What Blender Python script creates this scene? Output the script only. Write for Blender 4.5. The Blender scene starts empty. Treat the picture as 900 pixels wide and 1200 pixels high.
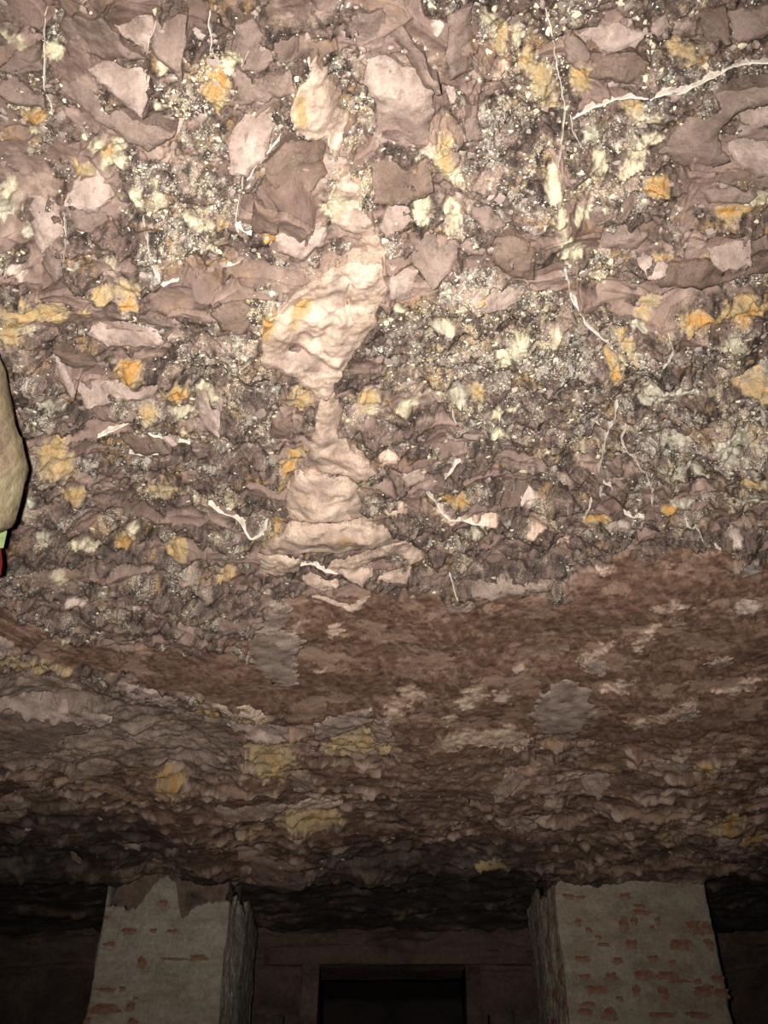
import bpy, bmesh, math, random
import numpy as np
from mathutils import Vector
from mathutils.geometry import delaunay_2d_cdt

# ------------------------------------------------------------------ camera, world, flash, exposure
scene = bpy.context.scene
COL = scene.collection
CAMZ = 1.30                       # lens height above the cave floor
PITCH = math.radians(39.3)        # looking up at the rock ceiling
FPX = 1167.0                      # focal length for a 900 x 1200 frame
cd = bpy.data.cameras.new('camera')
cd.sensor_fit = 'VERTICAL'; cd.sensor_height = 36.0; cd.lens = FPX / 1200 * 36.0
cd.clip_start = 0.05; cd.clip_end = 100
cam = bpy.data.objects.new('camera', cd)
cam.location = (0, 0, CAMZ); cam.rotation_euler = (math.pi / 2 + PITCH, 0, 0)
COL.objects.link(cam); scene.camera = cam

world = bpy.data.worlds.new('cave_mouth_dusk'); scene.world = world
world.use_nodes = True
world.node_tree.nodes['Background'].inputs[0].default_value = (0.9, 0.85, 0.8, 1)
world.node_tree.nodes['Background'].inputs[1].default_value = 0.012

fl = bpy.data.lights.new('camera_flash', 'SPOT')       # the flash of the camera, left of the lens
fl.energy = 520; fl.shadow_soft_size = 0.012; fl.color = (1.0, 0.935, 0.865)
fl.spot_size = math.radians(84); fl.spot_blend = 1.0
flo = bpy.data.objects.new('camera_flash', fl); COL.objects.link(flo)
flo.location = (-0.062, 0.0, CAMZ + 0.02); flo.rotation_euler = (math.pi / 2 + PITCH + math.radians(1), 0, 0)

vs = scene.view_settings
vs.view_transform = 'Standard'; vs.look = 'None'; vs.exposure = 0.0; vs.gamma = 1.0
vs.use_curve_mapping = False

rng = np.random.default_rng(7)
random.seed(7)
CT, ST = math.cos(PITCH), math.sin(PITCH)

# ------------------------------------------------------------------ noise helpers (numpy)
def hsh(ix, iy, seed):
    h = (ix.astype(np.int64) * 374761393 + iy.astype(np.int64) * 668265263 + seed * 1274126177) & 0xFFFFFFFF
    h = h.astype(np.uint32)
    h ^= h >> np.uint32(13); h *= np.uint32(1274126177); h ^= h >> np.uint32(16)
    h *= np.uint32(2246822519); h ^= h >> np.uint32(15)
    return h
def h01(ix, iy, seed): return (hsh(ix, iy, seed) & np.uint32(0xFFFFFF)).astype(np.float32) / 16777216.0
_a = np.arange(16) * (2 * math.pi / 16)
GX, GY = np.cos(_a).astype(np.float32), np.sin(_a).astype(np.float32)
def perlin(x, y, seed):
    x = np.asarray(x, np.float32); y = np.asarray(y, np.float32)
    fx, fy = np.floor(x), np.floor(y)
    ix, iy = fx.astype(np.int32), fy.astype(np.int32); x = x - fx; y = y - fy
    u = x * x * x * (x * (x * 6 - 15) + 10); v = y * y * y * (y * (y * 6 - 15) + 10)
    def g(dx, dy):
        k = (hsh(ix + dx, iy + dy, seed) & np.uint32(15)).astype(np.int32)
        return GX[k] * (x - dx) + GY[k] * (y - dy)
    a = g(0, 0); b = g(1, 0); c = g(0, 1); d = g(1, 1)
    a = a + u * (b - a); c = c + u * (d - c)
    return (a + v * (c - a)) * 1.5
def fbm(x, y, seed, octv=4, gain=0.5):
    s = 0; amp = 1.0; f = 1.0
    for o in range(octv):
        s = s + amp * perlin(x * f + 17.3 * o, y * f - 9.1 * o, seed + o)
        amp *= gain; f *= 2.07
    return s
def ridged(x, y, seed, octv=3):
    s = 0; amp = 1.0; f = 1.0
    for o in range(octv):
        s = s + amp * (1 - 2 * np.abs(perlin(x * f + 3.7 * o, y * f + 5.1 * o, seed + o)))
        amp *= 0.5; f *= 2.1
    return s
def facets(x, y, seed, tilt=0.8, k=0.5, rnd=0.6, mode='min', gap=False):
    """knapped stone: the lower or upper hull of randomly tilted planes, one per cell"""
    fx, fy = np.floor(x), np.floor(y)
    best = None; bid = None; sec = None
    for dx in (-1, 0, 1):
        for dy in (-1, 0, 1):
            ix = (fx + dx).astype(np.int32); iy = (fy + dy).astype(np.int32)
            cx = ix + h01(ix, iy, seed); cy = iy + h01(ix, iy, seed + 1)
            an = h01(ix, iy, seed + 2) * 6.2832; tl = tilt * (0.3 + h01(ix, iy, seed + 3))
            rx, ry = x - cx, y - cy
            h = (h01(ix, iy, seed + 4) - 0.5) * rnd + tl * (np.cos(an) * rx + np.sin(an) * ry)
            q = k * (rx * rx + ry * ry)
            h = h + q if mode == 'min' else h - q
            idn = h01(ix, iy, seed + 5)
            if best is None: best, bid, sec = h, idn, h + 9
            else:
                m = (h < best) if mode == 'min' else (h > best)
                sec = np.where(m, best, np.minimum(sec, h)); best = np.where(m, h, best); bid = np.where(m, idn, bid)
    if gap: return best.astype(np.float32), bid.astype(np.float32), np.abs(sec - best).astype(np.float32)
    return best.astype(np.float32), bid.astype(np.float32)
def sst(a, b, x):
    t = np.clip((x - a) / (b - a), 0, 1); return t * t * (3 - 2 * t)
def lerp(a, b, t):
    a = np.asarray(a, np.float32); b = np.asarray(b, np.float32)
    return a + (b - a) * t[..., None]
def inside(px, py, poly):
    r = np.zeros(px.shape, bool); n = len(poly)
    for i in range(n):
        x1, y1 = poly[i]; x2, y2 = poly[(i + 1) % n]
        c = (y1 > py) != (y2 > py)
        if y1 != y2:
            r ^= c & (px < (x2 - x1) * (py - y1) / (y2 - y1) + x1)
    return r
def segdist(px, py, pts, closed=True):
    d = np.full(px.shape, 1e9, np.float32); n = len(pts)
    for i in range(n if closed else n - 1):
        x1, y1 = pts[i]; x2, y2 = pts[(i + 1) % n]
        vx, vy = x2 - x1, y2 - y1; L = vx * vx + vy * vy + 1e-12
        t = np.clip(((px - x1) * vx + (py - y1) * vy) / L, 0, 1)
        d = np.minimum(d, (px - x1 - t * vx) ** 2 + (py - y1 - t * vy) ** 2)
    return np.sqrt(d)
def sdf(px, py, poly):
    d = segdist(px, py, poly); return np.where(inside(px, py, poly), d, -d)   # positive inside

# ------------------------------------------------------------------ ceiling profile and survey points
HC = 1.80                                   # ceiling above the lens
LIP = 5.16                                  # the front hall's ceiling ends at the pillar line
def profile(Y):
    Y = np.asarray(Y, np.float32)
    return HC + 0.14 * sst(LIP, LIP + 0.16, Y)
def P(x, y):
    """survey point: the spot of the ceiling seen at photo position x, y -> world X, Y"""
    a = (x - 450) / FPX; b = (600 - y) / FPX
    yd = CT - b * ST; zd = ST + b * CT
    t = HC / zd
    return (a * t, yd * t)
def PP(pts): return [P(*p) for p in pts]
def ell(cx, cy, rx, ry, n=18, rot=0.0):
    c, s = math.cos(rot), math.sin(rot)
    return [(cx + rx * math.cos(t) * c - ry * math.sin(t) * s, cy + rx * math.cos(t) * s + ry * math.sin(t) * c)
            for t in [2 * math.pi * i / n for i in range(n)]]

# ------------------------------------------------------------------ object helpers
def link(name, me, mat=None, parent=None, kind=None):
    o = bpy.data.objects.new(name, me); COL.objects.link(o)
    if mat is not None: me.materials.append(mat)
    if parent is not None: o.parent = parent
    if kind: o['kind'] = kind
    return o
def np_mesh(name, V, F, smooth=True):
    """V (n,3), F (m,k) arrays"""
    V = np.asarray(V, np.float32); F = np.asarray(F, np.int32)
    me = bpy.data.meshes.new(name); k = F.shape[1]
    me.vertices.add(len(V)); me.vertices.foreach_set('co', V.ravel())
    me.loops.add(F.size); me.loops.foreach_set('vertex_index', F.ravel())
    me.polygons.add(len(F))
    me.polygons.foreach_set('loop_start', np.arange(0, F.size, k, dtype=np.int32))
    me.polygons.foreach_set('use_smooth', np.full(len(F), smooth))
    me.update(calc_edges=True)
    return me
def set_col(me, name, C):
    at = me.attributes.new(name, 'FLOAT_COLOR', 'POINT')
    A = np.ones((len(C), 4), np.float32); A[:, :3] = C
    at.data.foreach_set('color', A.ravel())
def set_f(me, name, a):
    at = me.attributes.new(name, 'FLOAT', 'POINT'); at.data.foreach_set('value', np.asarray(a, np.float32))
def grid_faces(nr, nc):
    i = np.arange(nr * nc).reshape(nr, nc)
    return np.stack([i[:-1, :-1], i[:-1, 1:], i[1:, 1:], i[1:, :-1]], -1).reshape(-1, 4)

# ------------------------------------------------------------------ materials
class NT:
    def __init__(s, name):
        s.m = bpy.data.materials.new(name); s.m.use_nodes = True
        s.t = s.m.node_tree; s.b = s.t.nodes['Principled BSDF']
        s.co = s.n('ShaderNodeTexCoord').outputs['Object']
    def n(s, typ, **kw):
        nd = s.t.nodes.new(typ)
        for k, v in kw.items(): setattr(nd, k, v)
        return nd
    def l(s, a, b): s.t.links.new(a, b)
    def noise(s, scale, detail=4, rough=0.55, dist=0.0, vec=None):
        nd = s.n('ShaderNodeTexNoise'); nd.inputs['Scale'].default_value = scale
        nd.inputs['Detail'].default_value = detail; nd.inputs['Roughness'].default_value = rough
        nd.inputs['Distortion'].default_value = dist
        s.l(vec or s.co, nd.inputs['Vector']); return nd.outputs['Fac']
    def vor(s, scale, feature='F1', vec=None):
        nd = s.n('ShaderNodeTexVoronoi', feature=feature); nd.inputs['Scale'].default_value = scale
        s.l(vec or s.co, nd.inputs['Vector']); return nd
    def ramp(s, fac, stops):
        nd = s.n('ShaderNodeValToRGB'); e = nd.color_ramp.elements
        while len(e) < len(stops): e.new(0.5)
        for q, (p, c) in zip(e, stops):
            q.position = p; q.color = tuple(c) + (1,) if len(c) == 3 else c
        s.l(fac, nd.inputs[0]); return nd.outputs[0]
    def mix(s, fac, a, b, mode='MIX'):
        nd = s.n('ShaderNodeMix', data_type='RGBA', blend_type=mode)
        if isinstance(fac, (int, float)): nd.inputs[0].default_value = fac
        else: s.l(fac, nd.inputs[0])
        for k, v in ((6, a), (7, b)):
            if isinstance(v, tuple): nd.inputs[k].default_value = v + (1,)
            else: s.l(v, nd.inputs[k])
        return nd.outputs[2]
    def attr(s, name):
        nd = s.n('ShaderNodeAttribute'); nd.attribute_name = name; return nd
    def bump(s, h, dist=0.004, strength=0.6, prev=None):
        nd = s.n('ShaderNodeBump'); nd.inputs['Distance'].default_value = dist
        nd.inputs['Strength'].default_value = strength; s.l(h, nd.inputs['Height'])
        if prev is not None: s.l(prev, nd.inputs['Normal'])
        return nd.outputs[0]
    def fin(s, col, rough=0.8, normal=None, spec=0.3):
        if isinstance(col, tuple): s.b.inputs['Base Color'].default_value = col + (1,)
        else: s.l(col, s.b.inputs['Base Color'])
        if isinstance(rough, (int, float)): s.b.inputs['Roughness'].default_value = rough
        else: s.l(rough, s.b.inputs['Roughness'])
        s.b.inputs['Specular IOR Level'].default_value = spec
        if normal is not None: s.l(normal, s.b.inputs['Normal'])
        return s.m

def mat_ceiling():
    t = NT('cave_rock')
    base = t.attr('rock_colour').outputs['Color']
    rgh = t.attr('grain').outputs['Fac']; cl = t.attr('clump').outputs['Fac']
    g1 = t.ramp(t.noise(140, 6, 0.7), [(0.25, (0.55, 0.53, 0.50)), (0.5, (1, 1, 1)), (0.75, (1.4, 1.38, 1.34))])
    c = t.mix(t.ramp(rgh, [(0.0, (0.45, 0.45, 0.45)), (1.0, (0.95, 0.95, 0.95))]), base, g1, 'MULTIPLY')
    dk = t.ramp(t.noise(210, 5, 0.7), [(0.36, (0.30, 0.28, 0.25)), (0.50, (1, 1, 1))])
    c = t.mix(rgh, c, t.mix(1.0, c, dk, 'MULTIPLY'))
    # pale crystals, denser where the mineral clumps are
    k = t.n('ShaderNodeMath', operation='MULTIPLY_ADD'); t.l(cl, k.inputs[0]); k.inputs[1].default_value = 0.085
    t.l(t.noise(260, 4, 0.68), k.inputs[2])
    sp = t.ramp(k.outputs[0], [(0.635, (0, 0, 0)), (0.70, (0.9, 0.9, 0.9))])
    m2 = t.n('ShaderNodeMath', operation='MULTIPLY'); t.l(sp, m2.inputs[0]); t.l(rgh, m2.inputs[1])
    c = t.mix(m2.outputs[0], c, (0.74, 0.68, 0.55))
    h1 = t.noise(95, 7, 0.72); b1 = t.bump(h1, 0.010, 0.55)
    return t.fin(c, 0.66, b1, 0.4)

def mat_vein():
    t = NT('calcite_vein')
    c = t.ramp(t.noise(40, 4, 0.6), [(0.3, (0.66, 0.55, 0.45)), (0.6, (0.95, 0.88, 0.78))])
    return t.fin(c, 0.6, t.bump(t.noise(150, 4, 0.6), 0.004, 0.5), 0.4)
def mat_grain(name, lo, hi):
    t = NT(name)
    c = t.ramp(t.noise(30, 3, 0.6), [(0.3, lo), (0.7, hi)])
    return t.fin(c, 0.5, t.bump(t.noise(300, 3, 0.6), 0.002, 0.6), 0.5)

M = dict(
    ceiling=mat_ceiling(),
    vein=mat_vein(),
    g_cream=mat_grain('cream_grain', (0.58, 0.50, 0.34), (0.80, 0.74, 0.56)),
    g_white=mat_grain('white_grain', (0.62, 0.60, 0.54), (0.86, 0.84, 0.78)),
    g_stone=mat_grain('mauve_grain', (0.24, 0.18, 0.155), (0.40, 0.32, 0.28)),
)

# ------------------------------------------------------------------ the rock ceiling
def build_ceiling():
    # rows run away from the cave mouth, columns fan out sideways; the spacing follows distance
    ya = np.concatenate([np.linspace(-1.6, 0.55, 24, endpoint=False)])
    rows = [0.55]; 
    while rows[-1] < 6.75:
        Y = rows[-1]; r2 = Y * Y + HC * HC
        rows.append(Y + max(0.0019, 1.25 * (r2 / (FPX * HC)) * (1.0 if Y < 3.6 else 0.8)))
    rows = np.array(list(ya) + rows, np.float32)
    nc = 860
    s = np.linspace(-1, 1, nc)
    core = np.linspace(-1.06, 1.06, nc - 160)
    side = 1.06 + 1.9 * (np.linspace(0, 1, 81)[1:]) ** 1.7
    s = np.concatenate([-side[::-1], core, side]).astype(np.float32)
    half = 450 / FPX * (np.maximum(rows, 0.5) * CT + HC * ST)
    X = (half[:, None] * s[None, :]); Y = np.repeat(rows[:, None], nc, 1)
    X = X.astype(np.float32); Y = Y.astype(np.float32)
    nr = len(rows)
    # --- regions, as world polygons with ragged borders
    wx = 0.06 * fbm(X / 0.16, Y / 0.16, 11, 5, 0.6); wy = 0.06 * fbm(X / 0.16, Y / 0.16, 21, 5, 0.6)
    wfx = 0.012 * fbm(X / 0.03, Y / 0.03, 31, 3)
    def region(pts, soft=0.012, warp=1.0, raw=False):
        s_ = sdf(X + warp * (wx + wfx), Y + warp * (wy + wfx), PP(pts))
        return s_ if raw else sst(-soft, soft, s_)
    plaster = region([(120, 764), (200, 748), (286, 752), (312, 700), (360, 690), (420, 684), (470, 690), (520, 690), (560, 700), (600, 688), (650, 690),
                      (690, 668), (750, 646), (820, 634), (905, 652), (1100, 660), (1150, 860), (905, 868), (800, 862), (720, 868), (640, 856), (600, 872),
                      (520, 880), (455, 868), (420, 842), (340, 838), (300, 822), (240, 806), (180, 800)])
    plaster = np.maximum(plaster, region([(-200, 690), (-20, 672), (30, 700), (70, 732), (140, 756), (200, 768), (140, 785), (80, 772), (30, 752), (-20, 742), (-200, 730)]))
    plaster = np.maximum(plaster, 0.6 * region([(450, 868), (600, 872), (610, 900), (570, 950), (520, 975), (470, 950)], warp=2.0))
    plaster = np.maximum(plaster, region([(-60, 828), (40, 830), (110, 838), (95, 862), (30, 880), (-60, 880)]))
    strata = sst(3.0, 3.5, Y - 0.0 * X + 0.25 * perlin(X / 0.5, Y / 0.5, 5)) * (1 - plaster)
    strata = np.maximum(strata, 0)
    # --- relief, metres downward
    big = 0.05 * fbm(X / 0.8, Y / 0.8, 41, 3) + 0.03 * perlin(X / 0.35, Y / 0.35, 44)
    wX = X + 0.020 * fbm(X / 0.12, Y / 0.12, 51, 3); wY = Y + 0.020 * fbm(X / 0.12 + 7, Y / 0.12, 55, 3)
    fa, fid, fg = facets(wX / 0.150, wY / 0.125, 61, 0.95, 0.5, 0.7, gap=True)
    fh, fidh, fgh = facets(wX / 0.105 + 5, wY / 0.042, 65, 0.95, 0.5, 0.8, gap=True)   # flatter splinters further in
    nr_ = 1 - sst(1.05, 1.6, Y + 0.25 * perlin(X / 0.4, Y / 0.4, 67))
    pick = nr_ > 0.5
    fa = np.where(pick, fa, 0.62 * fh); fid = np.where(pick, fid, fidh); fg = np.where(pick, fg, fgh)
    fb, fid2, fg2 = facets(wX / 0.040 + 3, wY / 0.030, 71, 1.1, 0.6, 0.9, gap=True)
    fc_, fid3 = facets(wX / 0.34, wY / 0.065 + 9, 81, 0.8, 0.5, 0.8)           # beds of the lower strata
    fd, fid4 = facets(wX / 0.10, wY / 0.028 + 2, 91, 0.9, 0.5, 0.8)
    fe, fid5 = facets(wX / 0.016 + 1, wY / 0.013, 95, 1.1, 0.6, 1.0)           # crumbly bits
    fes, fid6 = facets(wX / 0.065 + 1, wY / 0.018, 97, 1.0, 0.6, 1.0)
    fine = fbm(X / 0.022, Y / 0.020, 101, 4, 0.6)
    fine_s = fbm(X / 0.06, Y / 0.018, 111, 4, 0.6)
    mid = fbm(X / 0.10, Y / 0.09, 121, 3)
    near = 1 - sst(1.10, 1.65, Y)                                            # bigger broken faces overhead
    FA = 0.075 * fa + 0.016 * (fid - 0.5) + 0.026 + 0.012 * near - 0.014 * np.exp(-(fg / 0.035) ** 2)
    matrix = 0.006 * fine + 0.030 * mid + 0.024 * fb + 0.008 * (fid2 - 0.5) + 0.010 * fe + 0.030 + 0.004 * (1 - near) + 0.018 * fbm(X / 0.3, Y / 0.3, 125, 2)
    rubble = np.zeros_like(X)                                                # crushed, speckled seams between the clean faces
    for z_ in ([(556,-20),(662,-20),(668,130),(662,200),(640,245),(560,240),(538,205),(576,150),(558,90)], [(48,60),(72,10),(84,60),(72,130),(60,160),(44,130)],
               [(205,112),(232,60),(275,40),(272,110),(262,170),(300,190),(292,262),(220,305),(168,300),(190,222),(226,190)], [(662,132),(764,104),(792,132),(768,172),(742,236),(682,236)],
               [(738,30),(800,30),(852,62),(842,82),(758,92)], [(190,372),(306,380),(346,440),(322,500),(250,484),(204,440)], [(450,340),(640,330),(760,400),(905,400),(905,560),(700,540),(560,490),(450,440)],
               [(120,160),(170,170),(215,180),(190,230),(140,212)], [(490,110),(520,90),(545,110),(540,150),(510,150)], [(390,60),(425,60),(430,160),(412,180),(398,110)], [(330,140),(350,100),(346,145),(300,185)]):
        rubble = np.maximum(rubble, region(z_, 0.02, 0.8))
    FA = FA - 0.05 * rubble
    ek = 0.0025
    fm = 1 / (1 + np.exp(-np.clip((FA - matrix) / ek, -30, 30)))             # 1 on clean faces
    rock = np.maximum(FA + 0.0016 * fine, matrix)
    calm = sst(-0.15, 0.35, fbm(X / 0.45, Y / 0.30, 145, 4, 0.6))                # smoother mud-covered places
    lump = np.maximum(0.0, fbm(X / 0.16, Y / 0.07, 147, 3) - 0.25)
    st = (0.040 * fc_ + 0.016 * fd + 0.008 * (fid4 - 0.5)) * (1 - 0.75 * calm) + 0.006 * fine_s + (0.008 * fes + 0.004 * (fid6 - 0.5)) * (1 - 0.5 * calm) + 0.0015 * fe + 0.05 * lump + 0.02
    pl = 0.0045 * fbm(X / 0.12, Y / 0.12, 131, 4) + 0.0010 * fine + 0.030
    d = rock * (1 - strata) + st * strata
    d = d * (1 - plaster) + pl * plaster
    d = big * (1 - 0.5 * plaster) + d
    back = sst(LIP, LIP + 0.15, Y)
    d = d * (1 - 0.3 * back) + back * 0.02 * fbm(X / 0.4, Y / 0.12, 141, 4)
    # a hanging lip where the front ceiling breaks off
    d = d + 0.035 * np.exp(-((Y - LIP + 0.05) / 0.14) ** 2) * (0.6 + fbm(X / 0.5, X * 0 + 2.0, 151, 3))
    # --- colour of the stone itself
    n1 = fbm(X / 0.25, Y / 0.25, 161, 4); n2 = fbm(X / 0.05, Y / 0.05, 171, 4); n3 = fbm(X / 0.012, Y / 0.012, 181, 3)
    n4 = fbm(X / 0.45, Y / 0.45, 191, 3)
    tone = np.clip(0.5 + 0.30 * n2 + 0.6 * (fid - 0.5) + 0.2 * n1, 0, 1)
    cf = lerp((0.125, 0.079, 0.062), (0.350, 0.246, 0.206), tone)
    tone2 = np.clip(0.45 + 0.35 * n3 + 0.5 * (fid2 - 0.5) + 0.5 * (fid5 - 0.5), 0, 1)
    cm = lerp((0.038, 0.028, 0.023), (0.235, 0.162, 0.133), tone2)
    clump = sst(0.05, 0.60, fbm(X / 0.13, Y / 0.11, 201, 5, 0.65) + 0.25 * n4)
    clump = np.maximum(clump, 0.75 * rubble * sst(-0.25, 0.3, fbm(X / 0.06, Y / 0.05, 206, 4, 0.6)))
    blob = clump * sst(-0.05, 0.30, fbm(X / 0.018, Y / 0.016, 211, 4, 0.6) + 0.5 * (fid5 - 0.5))
    yel = sst(-0.2, 0.6, fbm(X / 0.2, Y / 0.2, 221, 3))
    cc = lerp((0.46, 0.44, 0.38), (0.62, 0.50, 0.28), yel)
    cm = cm + (cc - cm) * (0.62 * blob * (1 - 0.45 * sst(2.0, 2.7, Y)))[..., None]
    C = cm + (cf - cm) * fm[..., None]
    och = sst(0.30, 0.8, fbm(X / 0.13 + 31, Y / 0.09, 231, 5, 0.6)) * sst(-0.3, 0.3, n3)
    C = C + (np.array((0.42, 0.26, 0.10), np.float32) - C) * (0.55 * och * (1 - 0.5 * fm))[..., None]
    pinkish = sst(0.25, 0.7, fbm(X / 0.16 + 51, Y / 0.12, 236, 4, 0.55))
    C = C + (np.array((0.50, 0.375, 0.305), np.float32) - C) * (0.55 * pinkish * sst(-0.3, 0.3, n2))[..., None]
    grain = np.clip(1.0 - 0.92 * fm, 0, 1)
    # strata: grey-brown beds with ochre and pale lumps
    t3 = np.clip(0.42 + 0.35 * (fid3 - 0.5) + 0.5 * (fid4 - 0.5) + 0.35 * fine_s + 0.45 * (fid6 - 0.5) + 0.2 * n3, 0, 1)
    cs = lerp((0.060, 0.032, 0.022), (0.385, 0.252, 0.192), t3)
    cs = cs + (np.array((0.36, 0.235, 0.11), np.float32) - cs) * (0.6 * sst(0.45, 0.8, fid4 * 0.6 + 0.4 * fbm(X / 0.3, Y / 0.1, 241, 3)))[..., None]
    cs = cs + (np.array((0.45, 0.34, 0.28), np.float32) - cs) * (0.75 * sst(0.82, 0.92, fid3 * 0.4 + 0.6 * (1 - fid4) + 0.15 * fine_s))[..., None]
    mud = lerp((0.070, 0.036, 0.024), (0.235, 0.138, 0.096), np.clip(0.5 + 0.5 * fbm(X / 0.05, Y / 0.04, 247, 5, 0.7), 0, 1))
    cs = cs + (mud - cs) * (0.75 * calm)[..., None]
    cs = lerp_c(cs, (0.46, 0.34, 0.27), 0.75 * sst(0.02, 0.22, lump) * sst(-0.3, 0.2, n2))
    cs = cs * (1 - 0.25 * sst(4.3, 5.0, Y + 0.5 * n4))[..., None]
    clump = clump * (1 - 0.9 * strata); C = C + (cs - C) * strata[..., None]; grain = grain * (1 - strata) + 0.45 * strata
    # brown mud plaster with worn pale places
    pt = np.clip(0.5 + 0.5 * fbm(X / 0.035, Y / 0.03, 251, 5, 0.7), 0, 1)
    cp = lerp((0.100, 0.051, 0.032), (0.305, 0.182, 0.126), pt)
    wv = fbm(X / 0.20, Y / 0.16, 261, 6, 0.66)
    worn = 0.9 * sst(0.26, 0.38, wv) + 0.6 * sst(0.22, 0.5, fbm((X - 0.5 * Y) / 0.03, (Y + 0.4 * X) / 0.09, 271, 5, 0.65))
    worn = worn * (0.6 + 0.4 * sst(-0.3, 0.3, fbm(X / 0.4, Y / 0.3, 275, 3)))
    cp = lerp_c(cp, (0.47, 0.315, 0.235), np.clip(worn, 0, 1) * 0.75)
    C = C + (cp - C) * plaster[..., None]; grain = np.maximum(grain * (1 - plaster), 0.12 * plaster)
    d = d - 0.0035 * np.clip(worn, 0, 1) * plaster
    # black stains around the pillars; shade behind the lip is painted into the colour
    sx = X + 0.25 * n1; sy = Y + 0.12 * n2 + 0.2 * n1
    stain_shade = sst(LIP - 0.06, LIP + 0.10, sy)
    stain_shade = np.maximum(stain_shade, sst(4.75, 5.05, sy + 0.2 * n4) * sst(1.2, 1.7, -sx) * 0.9)
    stain_shade = np.maximum(stain_shade, 0.7 * sst(0.38, 0.60, n1 * 0.8 + 0.5 * perlin(X / 0.5, Y / 0.3, 281)) * sst(4.4, 4.9, Y))
    stain_shade = np.maximum(stain_shade, 0.75 * region([(-200, 925), (60, 935), (170, 955), (240, 990), (190, 1015), (100, 1030), (-200, 1030)], 0.12, 2.5))  # broad darker zones with ragged borders, left and between the pillars
    stain_shade = np.maximum(stain_shade, 0.70 * region([(360, 1002), (440, 985), (520, 992), (610, 985), (640, 1035), (360, 1046)], 0.10, 2.5))
    stain_shade = np.maximum(stain_shade, 0.55 * region([(440, 930), (480, 925), (500, 960), (450, 965)], 0.06, 2.5))
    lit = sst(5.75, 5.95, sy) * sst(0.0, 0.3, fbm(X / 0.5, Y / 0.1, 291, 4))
    stain_shade = np.clip(stain_shade * (1 - 0.45 * lit), 0, 1)
    C = lerp_c(C, (0.020, 0.0165, 0.0145), 0.93 * stain_shade)
    C = np.clip(C, 0.008, 0.9)
    return dict(X=X, Y=Y, d=d.astype(np.float32), C=C, grain=grain.astype(np.float32), fid=fid, n2=n2, n3=n3, nr=nr, nc=nc, fm=fm, plaster=plaster, strata=strata, clump=clump, stain_shade=stain_shade, rows=rows, s=s, half=half)
def lerp_c(A, c, t): return A + (np.array(c, np.float32) - A) * t[..., None]

G = build_ceiling()
ceiling = link('ceiling', bpy.data.meshes.new('ceiling_tmp'), None, None, 'structure')
ceiling['label'] = 'rough broken rock ceiling of the cave, mauve brown with mineral specks'

def box_idx(poly, pad=0.02):
    """block of ceiling vertices around a world polygon"""
    xs = [p[0] for p in poly]; ys = [p[1] for p in poly]
    r0 = np.searchsorted(G['rows'], min(ys) - pad); r1 = np.searchsorted(G['rows'], max(ys) + pad) + 1
    h0 = G['half'][max(r0, 0):r1]
    lo = min((min(xs) - pad) / h0.max(), (min(xs) - pad) / h0.min()); hi = max((max(xs) + pad) / h0.max(), (max(xs) + pad) / h0.min())
    c0 = np.searchsorted(G['s'], lo); c1 = np.searchsorted(G['s'], hi) + 1
    return slice(max(r0, 0), min(r1, G['nr'])), slice(max(c0, 0), min(c1, G['nc']))
def ceil_d(x, y):
    """relief of the built ceiling at scattered points (nearest vertex)"""
    r = np.clip(np.searchsorted(G['rows'], y), 0, G['nr'] - 1)
    c = np.clip(np.searchsorted(G['s'], x / G['half'][r]), 0, G['nc'] - 1)
    return G['d'][r, c], r, c

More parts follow.
